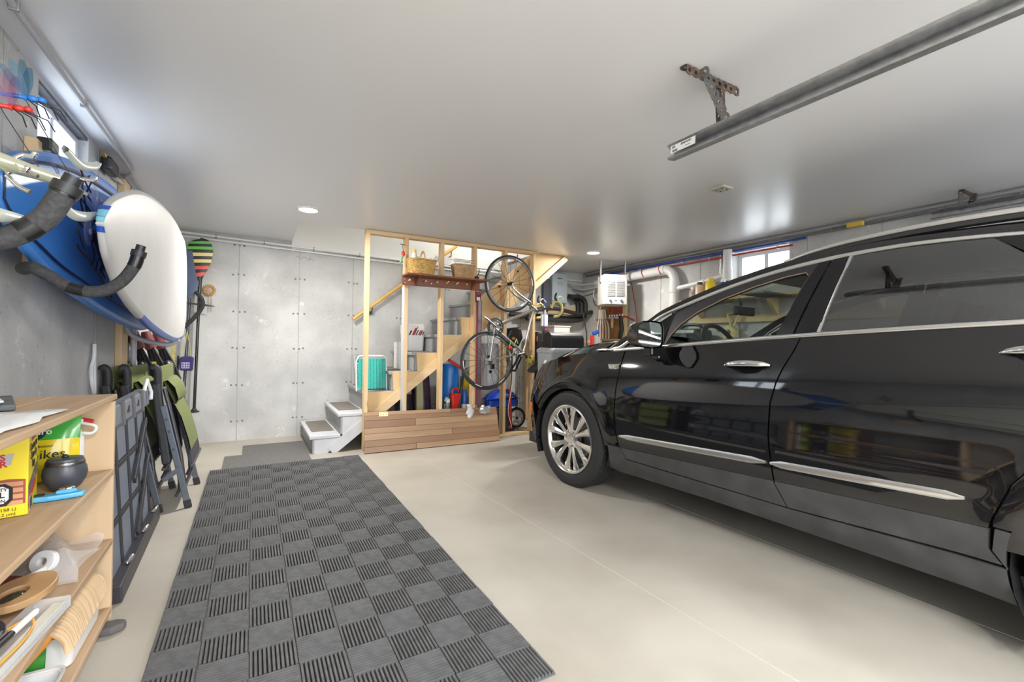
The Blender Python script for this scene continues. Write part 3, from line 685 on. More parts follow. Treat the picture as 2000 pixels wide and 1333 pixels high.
MB().box(X0+RN*10,X0+RN*10+.018,Y0,Y1,Z0+RS*9,Z0+RS*10-.02).build('riser',grey_paint,st)
sl=.785
def zb(x): return .400+sl*(x-1.182)
# front stringer faces: sawtooth plywood above a sloping pine ledger
def stringer(y0,y1,n0,n1,mat,nm):
    pts=[]
    xa=X0+RN*n0+.018; xb=X0+RN*n1+.0
    pts.append((xa,max(0,zb(xa)+.02)));
    xz=1.182-.400/sl
    if xa<xz: pts.append((xz,0)) if n0==0 else None
    for x in (xb,): pts.append((x,max(0,zb(x)+.02)))
    for n in range(n1-1,n0-1,-1):
        pts.append((X0+RN*(n+1)+(.018 if n+1<n1 else 0),Z0+RS*n-(.002 if n0 else .036))); pts.append((X0+RN*n+(.002 if n0 else .018),Z0+RS*n-(.002 if n0 else .036)))
    m=Matrix(((1,0,0,0),(0,0,1,0),(0,1,0,0),(0,0,0,1)))
    MB().prism(pts,y0,y1,m).build(nm,mat,st)
stringer(4.897,4.915,2,10,ply,'stringer')
stringer(4.876,4.895,0,2,white_paint,'stringer')
stringer(5.825,5.864,0,10,ply,'stringer')
MB().bar((.70,4.868,zb(.70)-.005),(1.02,4.868,zb(1.02)-.005),.014,.10,(0,0,1)).build('ledger',white_paint,st)
MB().bar((1.04,4.905,zb(1.04)-.01),(3.60,4.905,zb(3.60)-.01),.04,.095,(0,0,1)).build('ledger',pine_x,st)
for x,z in ((1.35,.55),(1.62,.76)):
    pass
# sheathing under the upper flight
MB().prism([(2.30,zb(2.30)),(3.58,zb(3.58)-.01),(3.58,H-.005),(3.10,H-.005),(2.30,zb(2.3)+.34)],4.917,4.93,Matrix(((1,0,0,0),(0,0,1,0),(0,1,0,0),(0,0,0,1)))).build('side_sheathing',ply,st)
# ================================================================== stud wall
sw=thing('stud_wall','open pine stud partition in front of the staircase','partition',(2,4.84,0))
SX=[1.021+.4064*k for k in range(6)]; YS=(4.797,4.886)
for k,x in enumerate(SX):
    MB().box(x-.019,x+.019,YS[0],YS[1],.038,H-.042).build('stud',pine_z,sw,bevel=.002)
MB().box(SX[0]-.02,SX[5]+.03,YS[0],YS[1],H-.042,H-.003).build('top_plate',pine_x,sw,bevel=.002)
MB().box(SX[3]+.1,SX[5]+.025,YS[0],YS[1],.002,.038).build('bottom_plate',pine_x,sw,bevel=.002)
MB().box(SX[0]-.02,SX[3]+.1,YS[0]+.02,YS[1],.002,.038).build('bottom_plate',pine_x,sw,bevel=.002)
# grey corner bead on the second stud
MB().box(SX[1]-.0235,SX[1]-.0195,YS[0],YS[1]+.002,.04,1.72).build('painted_edge',white_paint,sw)
MB().box(SX[2]+.0195,SX[2]+.0225,YS[0]+.03,YS[1],.04,.95).build('painted_edge',white_paint,sw)
# gusset at the top right: plywood triangle with edge board
MB().prism([(SX[5]+.02,1.86),(3.50,2.245),(3.50,H-.004),(SX[5]+.02,H-.004)],4.86,4.878,Matrix(((1,0,0,0),(0,0,1,0),(0,1,0,0),(0,0,0,1)))).build('gusset',ply,sw)
MB().bar((SX[5]+.02,4.85,1.845),(3.56,4.85,2.255),.045,.07,(0,0,1)).build('brace',pine_x,sw)
# handrail on the back wall
hr=thing('handrail','round yellow pine handrail fixed to the concrete wall above the stairs','handrail',(1.7,5.83,1.4))
MB().cyl((1.07,5.82,1.396),(2.42,5.82,2.455),.022,n=14).build('rail',wood('varnished_pine',(.80,.52,.16),(.68,.40,.10),'x',10,.35),hr,smooth=50)
for x in (1.3,1.9,2.35): 
    z=1.396+(x-1.07)*.784
    MB().tube([(x,5.905,z-.09),(x,5.84,z-.085),(x,5.822,z-.02)],.007,8).lathe([(0,.0),(.025,0),(.025,.004)],12,Matrix.Translation((x,5.908,z-.09))@Matrix.Rotation(PI/2,4,'X')).build('bracket',dark_metal,hr,smooth=50)
# leaning brown floor board with planks
lb=thing('plank_panel','brown panel of wide wood planks leaning against the stud wall foot','panel',(1.75,4.66,0))
pw=[wood('walnut_plank_%d'%i,c,tuple(q*.66 for q in c),'x',9,.45) for i,c in enumerate([(.36,.21,.12),(.44,.27,.155),(.31,.18,.10),(.47,.30,.17)])]
A0,A1=Vector((.985,4.668,.003)),Vector((2.50,4.628,.003)); B0,B1=Vector((.995,4.772,.402)),Vector((2.52,4.772,.372))
rows_=[0,.14,.30,.46,.60,.78,.90,1.0]
nrm=(A1-A0).cross(B0-A0).normalized()
if nrm.y>0: nrm=-nrm
k=0
for i in range(7):
    cuts=[0,1] if i in (1,3,5) else ([0,.62,1] if i%4 else [0,.35,1])
    for c0,c1 in zip(cuts,cuts[1:]):
        def pt(u,v,d): return (A0.lerp(A1,u)).lerp(B0.lerp(B1,u),v)+nrm*d
        e=.0012; u0,u1,v0,v1=c0+e,c1-e,rows_[i]+e*2,rows_[i+1]-e*2
        q=[pt(u0,v0,0),pt(u1,v0,0),pt(u1,v1,0),pt(u0,v1,0)]; w=[pt(u0,v0,.016),pt(u1,v0,.016),pt(u1,v1,.016),pt(u0,v1,.016)]
        MB().add(q+w,[(3,2,1,0),(4,5,6,7),(0,1,5,4),(1,2,6,5),(2,3,7,6),(3,0,4,7)]).build('plank',pw[k%4],lb,bevel=.002); k+=1
def pt(u,v,d): return (A0.lerp(A1,u)).lerp(B0.lerp(B1,u),v)+nrm*d
q=[pt(0.002,.01,-.020),pt(.998,.01,-.020),pt(.998,.99,-.020),pt(0.002,.99,-.020)]; w=[pt(0.002,.01,-.0005),pt(.998,.01,-.0005),pt(.998,.99,-.0005),pt(0.002,.99,-.0005)]
MB().add(q+w,[(3,2,1,0),(4,5,6,7),(0,1,5,4),(1,2,6,5),(2,3,7,6),(3,0,4,7)]).build('backing_board',pine_x,lb)
brass=M('brass',(.75,.58,.25),.3,1)
c=pt(.13,.93,.018); X=frame(c,A1-A0,B0-A0)
hg=MB(X).box(-.045,.045,-.022,.02,0,.003).cyl((-.045,.022,.003),(.045,.022,.003),.006).build('hinge',brass,lb,smooth=40)
for sx_ in (-.03,0,.03): MB(X).lathe([(0,.0045),(.005,.004),(.006,.003)],8,Matrix.Translation((sx_,-.006,0))).build('screw',dark_metal,hg)
# peg shelf
red_wood=wood('reddish_stained_wood',(.26,.085,.035),(.16,.045,.02),'x',9,.4)
sh=thing('peg_shelf','dark red stained wall shelf with round pegs on the studs','shelf',(1.86,4.7,1.74))
MB().box(1.375,2.32,4.58,4.795,1.826,1.844).build('shelf_board',red_wood,sh,bevel=.003)
MB().box(1.375,2.285,4.772,4.795,1.735,1.826).build('peg_rail',red_wood,sh,bevel=.002)
for x in (1.52,2.18):
    MB().prism([(4.772,1.736),(4.772,1.826),(4.63,1.826),(4.66,1.80),(4.72,1.785),(4.75,1.75)],x-.009,x+.009,Matrix(((0,0,1,0),(1,0,0,0),(0,1,0,0),(0,0,0,1)))).build('bracket',red_wood,sh)
for x in (1.44,1.62,1.75,1.86,1.98,2.10): MB().tube([(x,4.772,1.785),(x,4.735,1.788),(x,4.725,1.79)],[.006,.006,.011],10).build('peg',pine_z,sh,smooth=50)
for x,z in ((1.40,1.80),(1.405,1.765),(1.70,1.772),(1.90,1.81),(2.02,1.81)): MB().lathe([(0,.002),(.007,0)],8,Matrix.Translation((x,4.7705,z))@Matrix.Rotation(PI/2,4,'X')).build('screw',steel,sh)
# ================================================================== ceiling hardware
# garage door track (left) with angle-iron hanger
def track(name,label,x,z,y0,y1,lean):
    o=thing(name,label,'track',(x,y1,z))
    pr=[(-.028,.030),(-.024,.034),(.0,.022),(.020,.030),(.028,.022),(.028,-.022),(.020,-.030),(-.020,-.033),(-.026,-.028),(-.022,-.022),(.018,-.022),(.020,.016),(.0,.012),(-.02,.024)]
    pr=[(a*lean,b) for a,b in pr]
    MB().prism(pr,y0,y1,Matrix(((1,0,0,x),(0,0,1,0),(0,1,0,z),(0,0,0,1)))).build('rail',galv,o)
    return o
def perf(a,b,w,mat,parent,nm='angle_iron',n=9,up=(0,0,1),side=1):
    # perforated angle: two legs with round holes built as a row of segments
    a=Vector(a); b=Vector(b); d=(b-a).normalized(); L=(b-a).length; sd=d.cross(Vector(up)).normalized(); u=sd.cross(d).normalized()
    mb=MB(); p=L/n
    for i in range(n):
        c0=a+d*(p*i); ns=10
        for leg,(ax,ay) in enumerate(((sd*side,u),(u,sd*side))):
            ctr=c0+d*(p/2)+ax*(w/2); r=min(w,p)*.24
            outer=[]; inner=[]
            for k in range(ns):
                t=2*PI*k/ns; inner.append(ctr+(d*math.cos(t)+ax*math.sin(t))*r)
                m=max(abs(math.cos(t))/(p/2),abs(math.sin(t))/(w/2)); outer.append(ctr+(d*math.cos(t)+ax*math.sin(t))/m)
            for th in (0,.003):
                mb.add([q+ay*th for q in outer]+[q+ay*th for q in inner],[(k,(k+1)%ns,ns+(k+1)%ns,ns+k) for k in range(ns)])
    return mb.build(nm,mat,parent)
rust=M('rusty_brown_angle',(.20,.145,.115),.6,.5,noise=(40,.5)); grey_ang=M('grey_angle',(.30,.29,.28),.5,.7,noise=(30,.3))
tk=track('door_track','galvanised overhead garage door track hanging at the ceiling centre',1.665,2.02,-1.6,1.46,1)
perf((1.515,1.255,H-.004),(1.86,1.255,H-.004),.040,rust,tk,n=9,up=(0,0,-1))
perf((1.60,1.262,H-.006),(1.70,1.205,2.03),.038,grey_ang,tk,n=8,up=(1,0,0))
perf((1.74,1.262,H-.006),(1.69,1.215,2.03),.028,rust,tk,n=7,up=(0,1,0))
MB().cyl((1.67,1.21,2.045),(1.71,1.21,2.045),.009,n=6).build('bolt',steel,tk)
# printed sticker on the track end
X=frame((1.6355,1.37,2.020),(0,-1,0),(0,0,1))
lbq=MB(X).box(-.066,.066,-.016,.018,.0005,.001).build('sticker',paper,tk)
lettering('402',.013,black_ink,lbq,X@Matrix.Translation((-.048,.008,.0012)),bold=True)
lettering('SD007257E7',.012,black_ink,lbq,X@Matrix.Translation((.018,.009,.0012)),bold=True,xscale=.9)
lettering('9-01-7/4-4',.006,black_ink,lbq,X@Matrix.Translation((.028,-.006,.0012)))
lettering('|||||||||||',.010,black_ink,lbq,X@Matrix.Translation((-.042,-.007,.0012)),bold=True)
tk2=track('door_track','galvanised garage door track along the right wall above the car',4.40,2.135,-1.6,1.40,1)
perf((4.40,1.22,H-.004),(4.60,1.22,H-.004),.03,rust,tk2,n=5,up=(0,0,-1))
perf((4.42,1.26,H-.004),(4.41,1.25,2.14),.03,grey_ang,tk2,n=5,up=(1,0,0))
perf((4.58,1.20,H-.004),(4.45,1.20,2.14),.03,rust,tk2,n=6,up=(0,1,0))
# smoke sensor plate
so=thing('ceiling_sensor','small square beige sensor plate on the ceiling','sensor',(2.944,2.117,H-.02))
MB().cbox((2.944,2.117,H-.008),(.115,.115,.014)).build('plate',M('aged_ivory',(.55,.54,.46),.5),so,bevel=.004)
MB(Matrix.Translation((2.944,2.117,H-.0185))).lathe([(0,0),(.02,.0),(.035,.004)],16).build('sensor_dome',M('aged_ivory2',(.48,.47,.40),.5),so,smooth=50)
for i in range(4): MB().cbox((2.944+.035*math.cos(i*PI/2+.78),2.117+.035*math.sin(i*PI/2+.78),H-.016),(.016,.004,.004),).build('vent_slot',black_pl,so)
# conduits
def pipe(name,label,path,r,mat,clips=(),clipmat=None,cat='pipe',group=None,n=10):
    o=thing(name,label,cat,path[0],group)
    MB().tube(path,r,n).build('tube',mat,o,smooth=50)
    for c in clips: MB().cbox(c,(.03 if abs(path[0][0]-path[-1][0])<.3 else .014,.014 if abs(path[0][0]-path[-1][0])<.3 else .03,.034)).build('clip',clipmat or galv,o,bevel=.003)
    return o
pipe('conduit','pale grey conduit along the ceiling edge of the left wall',[(-.728,y,H-.02) for y in (-1.8,1,3.95)]+[(-.74,4.02,H-.025),(-.79,4.1,H-.03),(-.79,5.88,H-.03)],.011,M('pale_conduit',(.47,.48,.50),.45),[(-.726,2.95,H-.022),(-.726,2.2,H-.022),(-.726,.9,H-.022)])
pipe('conduit','upper white conduit along the top of the back wall',[(-.79,5.885,2.255),(3.2,5.885,2.155),(4.66,5.885,2.155)],.013,white_pl,[(x,5.89,2.255-(x+.79)*.025) for x in (-.36,.1,.62,1.15,1.75,2.35)],black_pl)
pipe('conduit','lower white cable run along the top of the back wall',[(-.79,5.89,2.215),(3.0,5.89,2.115)],.010,white_pl)
pipe('conduit','grey steel conduit along the top of the right wall nearest the ceiling',[(4.665,5.8,H-.025),(4.665,-1.8,H-.025)],.013,grey_conduit,[(4.672,y,H-.02) for y in (.6,1.5,2.6,3.6,4.6)])
pipe('conduit','second grey steel conduit below the ceiling of the right wall',[(4.675,5.8,H-.058),(4.675,-1.8,H-.058)],.012,M('dark_conduit',(.22,.23,.24),.4,.4),[(4.68,y,H-.055) for y in (1.0,2.2,3.3,4.4)])
pipe('water_line','blue water tube under the ceiling of the right wall',[(4.66,5.2,2.198),(4.655,3.4,2.198),(4.655,2.42,2.20)],.011,M('blue_pex',(.02,.08,.42),.4),[(4.67,y,2.19) for y in (2.6,3.2,3.9,4.6)],white_pl)
pipe('water_line','red water tube under the blue one on the right wall',[(4.67,5.3,2.155),(4.665,4.1,2.153),(4.662,3.0,2.153),(4.662,2.55,2.153)],.010,M('red_pex',(.45,.03,.025),.4),[(4.67,y,2.16) for y in (2.7,3.5,4.3)],white_pl)
MB().box(4.60,4.648,1.93,2.05,H-.075,H-.035).build('junction_tag',M('yellow_label',(.75,.55,.08),.6),label='small yellow tag on the conduit of the right wall',cat='tag',bevel=.004)
# ================================================================== LEFT WALL: boards on racks
def board(name,label,xc,tops,bots,T,face_m,rail_m,deck_m,parts=('hull_face','rail','deck')):
    # tops / bots: (y, z) tables of the upper and lower outline; the board stands on its rail, face to the room
    y0,y1=tops[0][0],tops[-1][0]
    o=thing(name,label,'paddleboard',(xc,(y0+y1)/2,min(z for _,z in bots)))
    n=46; na=28; rings=[]; wm=max(sm_interp(tops,y0+(y1-y0)*k/20)-sm_interp(bots,y0+(y1-y0)*k/20) for k in range(21))/2
    for i in range(n+1):
        f=.5-.5*math.cos(PI*i/n); y=y0+(y1-y0)*f
        zt,zb_=sm_interp(tops,y),sm_interp(bots,y); w=max(.003,(zt-zb_)/2); zc=(zt+zb_)/2; th=T/2*min(1,.30+.75*w/wm)
        rings.append([Vector((xc+th*math.copysign(abs(math.cos(t))**.55,math.cos(t)),y,zc+w*math.copysign(abs(math.sin(t))**.72,math.sin(t)))) for t in [2*PI*k/na for k in range(na)]])
    def sub(k0,k1):
        idx=[k%na for k in range(k0,k1+1)]
        return [[r[k] for k in idx] for r in rings]
    q=na//4
    MB().grid(sub(-q+2,q-2)).build(parts[0],face_m,o,smooth=180)
    MB().grid(sub(q-2,q+3)).build('rail',rail_m[0],o,smooth=180)
    lo=sub(-q-3,-q+2); ns=17 if rail_m[0]!=rail_m[1] else 0
    if ns: MB().grid(lo[:ns+1]).build('rail',rail_m[0],o,smooth=180)
    MB().grid(lo[ns:]).build('rail',rail_m[1],o,smooth=180)
    MB().grid(sub(q+3,3*q-3)).build(parts[2],deck_m,o,smooth=180)
    for r in (rings[0],rings[-1]):
        c=sum(r,Vector())/na; MB().add(r+[c],[(k,(k+1)%na,na) for k in range(na)]).build('end_cap',face_m,o)
    return o,rings
blue_b=M('blue_board_gloss',(.06,.25,.72),.38,coat=.1,noise=(3,.15)); white_b=M('white_board',(.52,.52,.515),.5,noise=(4,.06)); deep_blue=M('deep_blue_board',(.012,.085,.47),.35,coat=.1)
sky_b=M('pale_blue_stripe',(.20,.55,.72),.3); navy=M('navy_line',(.012,.02,.07),.35)
bb,rb=board('blue_paddleboard','bright blue paddleboard with dark pinline on the wall rack',-.698,[(1.988,1.624),(1.997,1.644),(2.050,1.692),(2.122,1.739),(2.237,1.788),(2.417,1.846),(2.678,1.904),(3.330,1.973),(3.900,1.965),(4.500,1.870),(4.850,1.720),(4.950,1.560)],[(1.988,1.618),(1.996,1.600),(2.019,1.552),(2.050,1.516),(2.109,1.490),(2.168,1.455),(2.278,1.416),(2.442,1.367),(2.691,1.324),(3.215,1.251),(4.076,1.185),(4.500,1.230),(4.850,1.400),(4.950,1.550)],.095,blue_b,(blue_b,blue_b),blue_b)
# pinline
pl=[]
for i in range(3,44):
    r=rb[i]; top=r[6]; c=(r[7]+r[21])/2; pl.append((r[0].x,top.y,c.z+(r[7].z-c.z)*.80))
pl2=[(x,y,2*((rb[i+3][7].z+rb[i+3][21].z)/2)-z) for i,(x,y,z) in enumerate(pl)]
MB().tube(pl[::-1]+pl2,[.007]*len(pl)*2,5,sx=.35,ref=(1,0,0)).build('pinline',navy,bb)
wbd,rw=board('white_paddleboard','white paddleboard with blue rail standing outermost on the wall rack',-.4975,[(2.213,1.556),(2.227,1.586),(2.313,1.660),(2.452,1.728),(2.654,1.804),(2.951,1.880),(3.375,1.935),(3.864,1.959),(4.278,1.931),(4.480,1.841),(4.536,1.471)],[(2.213,1.552),(2.232,1.521),(2.282,1.450),(2.364,1.397),(2.491,1.335),(2.791,1.253),(3.213,1.178),(3.864,1.112),(4.278,1.117),(4.480,1.195),(4.536,1.462)],.075,white_b,(white_b,deep_blue),deep_blue)
# coloured bands round the near rail of the white board
def band(f0,f1,mat,nm):
    rows=[]
    for i in range(0,15): 
        r=rw[i]; zc=(r[7].z+r[21].z)/2
        rows.append(r)
    # band across the nose rail between two heights
    m=MB(); pts=[]
    for zz in (f0,(f0+f1)/2,f1):
        best=[]
        for k in range(9):
            ang=k/8
            # find ring whose rail reaches height zz (near side)
            c=None
            for a,b in zip(rw,rw[1:]):
                za=(a[7].z if zz>1.545 else a[21].z); zb_=(b[7].z if zz>1.545 else b[21].z)
                if (za-zz)*(zb_-zz)<=0: t=(zz-za)/(zb_-za+1e-9); c=a[0].y+(b[0].y-a[0].y)*t; th0=(a[0].x-a[14].x)/2; break
            if c is None: c=rw[0][0].y; th0=.03
            x=-.4975+th0*1.06*math.cos(PI*ang); y=c-.012*math.sin(PI*ang)+.006
            best.append((x,y,zz))
        pts.append(best)
    m.grid(pts).build(nm,mat,wbd,smooth=60)
for z0,z1,mm in ((1.62,1.64,deep_blue),(1.585,1.617,sky_b),(1.548,1.582,sky_b),(1.525,1.545,deep_blue)): band(z0,z1,mm,'stripe')
b3,_=board('cream_paddleboard','cream white paddleboard with navy line nearest the camera on the left wall',-.695,[(-1.25,1.50),(-1.2,1.62),(-.9,1.80),(-.2,1.90),(.5,1.89),(1.1,1.82),(1.5,1.735),(1.75,1.675),(1.873,1.634),(1.911,1.607),(1.946,1.571),(1.96,1.532)],[(-1.25,1.49),(-1.2,1.40),(-.9,1.24),(-.2,1.15),(.5,1.17),(1.1,1.268),(1.42,1.356),(1.75,1.415),(1.88,1.447),(1.926,1.488),(1.956,1.520),(1.96,1.528)],.10,M('cream_board',(.62,.62,.58),.45),(white_b,white_b),white_b)
pl=[]
for i in range(3,44):
    r=_[i]; c=(r[7]+r[21])/2; pl.append((r[0].x,r[7].y,c.z+(r[7].z-c.z)*.78))
MB().tube(pl+[(x,y,2*((_[i+3][7].z+_[i+3][21].z)/2)-z) for i,(x,y,z) in list(enumerate(pl))[::-1]],.005,5,sx=.35,ref=(1,0,0)).build('pinline',navy,b3)
# padded hooks on wooden posts
foam=M('black_pipe_foam',(.06,.06,.064),.85,noise=(90,.4),bump=(120,.8,.004)); tape=M('black_tape',(.012,.012,.013),.22)
def rack(y,label,path,sc=1.0,post=None):
    o=thing('board_rack',label,'rack',(XL+.03,y,post[2] if post else 1.2))
    if post: MB().box(XL+.001,XL+.04,post[0],post[1],post[2],post[3]).build('post',pine_z,o,bevel=.003)
    P=cat_spline([(q[0],y,q[1]) if len(q)==2 else q for q in path],7); n=len(P)
    R=.0215*sc
    MB().tube(P[:int(n*.30)],R*.92,14).build('arm_tape',tape,o,smooth=60)
    MB().tube(P[int(n*.28):int(n*.60)],R*1.06,14).build('arm_foam',foam,o,smooth=60)
    MB().tube(P[int(n*.58):int(n*.66)],R*1.09,14).build('arm_tape',tape,o,smooth=60)
    MB().tube(P[int(n*.64):int(n*.92)],R*1.06,14).build('arm_foam',foam,o,smooth=60)
    MB().tube(P[int(n*.89):int(n*.99)],R*1.12,14).build('arm_tape',tape,o,smooth=60)
    d=(P[-1]-P[-3]).normalized(); e=P[-1]
    MB().cyl(e-d*.01,e+d*.012,R*1.25,n=14).cyl(e+d*.012,e+d*.034,R*.78,n=14).build('end_plug',black_pl,o,smooth=40)
    return o
rack(2.20,'wooden post and padded black hook under the blue and white boards',[(-.785,2.66,1.46),(-.775,2.55,1.415),(-.755,2.42,1.385),(-.715,2.28,1.378),(-.665,2.20,1.372),(-.625,2.20,1.348),(-.565,1.308),(-.49,1.302),(-.432,1.340),(-.394,1.402),(-.380,1.452)],.92,(2.62,2.71,1.40,1.96))
rack(1.42,'padded black hook at the left edge under the cream board',[(-.83,1.31),(-.72,1.318),(-.60,1.328),(-.50,1.342),(-.45,1.366),(-.412,1.405),(-.388,1.452),(-.378,1.475)],1.05,(1.44,1.60,1.20,1.30))
o=thing('board_rack','wooden post at the far end of the boards by the back corner','rack',(XL+.03,4.2,.55))
MB().box(XL+.001,XL+.042,4.10,4.26,.45,2.24).build('post',pine_z,o,bevel=.003)
MB().cbox((XL+.03,4.30,2.2),(.05,.05,.06)).build('bracket',steel,o,bevel=.006)
MB().tube(cat_spline([(XL+.03,4.18,1.22),(-.74,4.18,1.14),(-.64,4.18,1.10),(-.54,4.18,1.085),(-.475,4.18,1.12)],5),.016,10).build('arm',M('pale_grey_pvc',(.50,.50,.55),.35),o,smooth=60)
pipe('grey_pole','pale grey plastic pole standing by the far rack post',[(-.765,4.32,.03),(-.765,4.32,1.30)],.019,M('pale_grey_pvc',(.50,.50,.55),.35),[(-.775,4.32,1.05)],white_pl,cat='pole')
# wall strap dangling and black clip by window
MB().tube(cat_spline([(XL+.02,3.55,1.09),(XL+.025,3.53,1.02),(XL+.02,3.50,.95),(XL+.03,3.47,.88),(XL+.03,3.52,.80),(XL+.02,3.56,.90),(XL+.02,3.55,1.0),(XL+.02,3.555,1.09)],5),.010,7).build('white_bag_strap',M('white_nylon',(.70,.71,.73),.5),label='white nylon strap loop hanging on the left wall',cat='strap',smooth=60)
bx_=MB(); bx_.cbox((XL+.045,2.72,1.96),(.05,.09,.055)).build('black_clip',black_pl,label='small black clip at the window corner',cat='clip',bevel=.008)
dv=thing('outlet_box','black speaker-like box hung high on the left wall past the window','box',(XL+.05,3.72,2.17))
MB().cbox((XL+.04,3.72,2.2),(.055,.19,.085)).build('case',black_pl,dv,bevel=.018)
MB().tube([(XL+.04,3.60,2.225),(XL+.04,3.57,2.235)],[.012,.009],8).build('brass_tip',M('brass2',(.7,.5,.2),.3,1),dv,smooth=50)
MB().tube([(XL+.03,3.80,2.19),(XL+.03,3.95,2.19),(XL+.03,4.08,2.20)],.010,8).build('grey_cable',M('pale_cable',(.6,.6,.6),.5),dv,smooth=50)
# net with discs on the blue board
nt_=thing('cargo_net','black knotted cord net with clear suction discs on the blue board','net',(-.63,2.6,1.45))
cord=M('black_cord',(.012,.012,.02),.6); disc_m=M('lilac_disc',(.42,.48,.80),.2,alpha=.55)
random.seed(3)
for s in range(6):
    y=2.45+.09*s; pts=[]
    for k in range(9):
        z=1.845-.048*k-.02*s+random.uniform(-.012,.012); pts.append((-.628+random.uniform(0,.018),y+.05*math.sin(k*1.9+s*1.3)+.012*k,max(z,1.40)))
    MB().tube(cat_spline(pts,4),.0032,5).build('cord',cord,nt_,smooth=60)
for s in range(4):
    pts=[(-.62+random.uniform(0,.014),2.44+.075*k+random.uniform(-.02,.02),1.82-.11*s-.02*k+random.uniform(-.02,.02)) for k in range(8)]
    MB().tube(cat_spline(pts,4),.0032,5).build('cord',cord,nt_,smooth=60)
MB().tube(cat_spline([(-.61,2.66,1.60),(-.61,2.74,1.53),(-.605,2.80,1.47),(-.60,2.84,1.43)],5),.012,6).build('cord_bundle',cord,nt_)
for y,z,r in ((2.62,1.735,.055),(2.72,1.72,.045),(2.53,1.575,.058),(2.84,1.44,.05)):
    MB(Matrix.Translation((-.622,y,z))@Matrix.Translation((.018,0,0))@Matrix.Rotation(PI/2,4,'Y')).lathe([(0,.012),(.012,.012),(.014,.006),(r*.6,.005),(r,.0)],24).build('suction_disc',disc_m,nt_,smooth=50)
# pale green arms with chrome hooks
palegreen=M('pale_green_enamel',(.56,.58,.40),.35); paleblade=M('pale_grey_green',(.62,.66,.60),.35)
ha=thing('hook_arm','pale green tapered arm with chrome hooks above the padded hook','hook',(-.478,1.0,1.3))
MB().tube([(-.478,.25,1.305),(-.479,1.0,1.44),(-.479,1.4,1.512),(-.479,1.65,1.558),(-.478,1.80,1.588),(-.478,1.86,1.598)],[.020,.020,.019,.016,.013,.011],12).build('arm',palegreen,ha,smooth=60)
MB().bar((-.478,.45,1.35),(-.478,.45,H-.002),.012,.003).build('hanger_strap',dark_metal,ha)
def chook(x,y,z,s):
    MB().tube(cat_spline([(x,y,z),(x+.02*s,y+.005,z+.012),(x+.05*s,y+.0,z+.012),(x+.06*s,y-.005,z+.022)],4),[.006]*12+[.004],7).tube(cat_spline([(x,y,z-.004),(x+.02,y,z-.026),(x+.04,y-.005,z-.036)],4),.005,7).build('chrome_hook',chrome,ha,smooth=60)
chook(-.485,1.49,1.548,.6); chook(-.478,1.84,1.602,1); chook(-.485,1.45,1.500,.6)
MB().tube([(-.47,.6,1.262),(-.47,1.2,1.353),(-.47,1.38,1.392),(-.47,1.52,1.412)],[.016,.016,.015,.009],12).build('hook_arm',paleblade,label='lower pale grey-green arm behind the padded hook',cat='hook',smooth=60)
def blade(name,label,pts,w):
    m=MB(); P=cat_spline(pts,5); rows=[]
    for i,p in enumerate(P):
        f=i/(len(P)-1); ww=w*(.35+.65*math.sin(PI*min(1,f*.6+.2)))*(1 if f<.9 else 1-(f-.9)*6)
        rows.append([p+Vector((0,0,ww)),p+Vector((.014,0,ww*.4)),p+Vector((.014,0,-ww*.4)),p+Vector((0,0,-ww)),p+Vector((-.006,0,0))])
    m.grid(rows,close=True).build(name,paleblade,label=label,cat='fin',smooth=60)
blade('board_fin','pale grey-green curved fin above the cargo net',[(-.60,2.22,1.81),(-.59,2.35,1.80),(-.58,2.48,1.835),(-.585,2.56,1.875)],.020)
blade('board_fin','pale grey-green curved fin below the cargo net',[(-.52,1.90,1.545),(-.53,2.05,1.545),(-.535,2.22,1.575),(-.54,2.40,1.625)],.018)
# dragonfly ornaments on wires
def dragonfly(label,c,col,wing,tail):
    o=thing('dragonfly_ornament',label,'ornament',c)
    c=Vector(c); d=Vector((.55,.25,.12)).normalized(); 
    bm_=M('df_'+label[:9],col,.35); wm=glassmat('dfw_'+label[:9],wing,1.3,.1)
    MB().tube(cat_spline([c-d*.13+Vector((0,0,tail)),c-d*.10+Vector((0,0,tail*.35)),c-d*.03,c],4),[.004]*4+[.0045]*4+[.006]*4+[.010],8).ball(c+d*.012,(.013,.009,.009)).build('body',bm_,o,smooth=70)
    MB().ball(c+d*.03,(.010,.010,.009)).build('head',bm_,o,smooth=70)
    for a,l in ((1.75,.095),(2.2,.09),(1.45,.085),(2.6,.08)):
        q=Vector((math.cos(a)*.35,.3*math.sin(a*2),abs(math.sin(a)))).normalized()
        pts=[]; s=q.cross(d).normalized()
        for k in range(9): 
            f=k/8; pts.append((c+q*l*f,.012*math.sin(PI*min(1,f*.88+.04))**.6))
        m=MB(); m.grid([[p+d*w*.9,p-d*w*.9] for p,w in pts]).build('wing',wm,o)
    for k in range(4):
        b=c+d*(.004*k); MB().tube([b,b+Vector((.02+.012*k,.0,-.018)),b+Vector((.028+.014*k,0,-.045))],.0016,5).build('leg',black_pl,o)
    return o
dragonfly('blue dragonfly ornament with clear blue wings high at the left edge',(-.535,1.70,1.772),(.03,.22,.65),(.35,.62,.80),-.02)
dragonfly('red dragonfly ornament with pinkish wings below the blue dragonfly',(-.548,1.66,1.725),(.62,.04,.03),(.85,.60,.75),-.005)
for (a,b),lb_ in zip((((-.535,1.70,1.765),(-.478,1.84,1.612)),((-.565,1.65,1.715),(-.482,1.62,1.568))),('thin wire from the blue dragonfly down to the rack','thin wire from the red dragonfly down to the green arm')):
    MB().tube([a,b],.0012,5).build('ornament_wire',dark_metal,label=lb_,cat='wire')
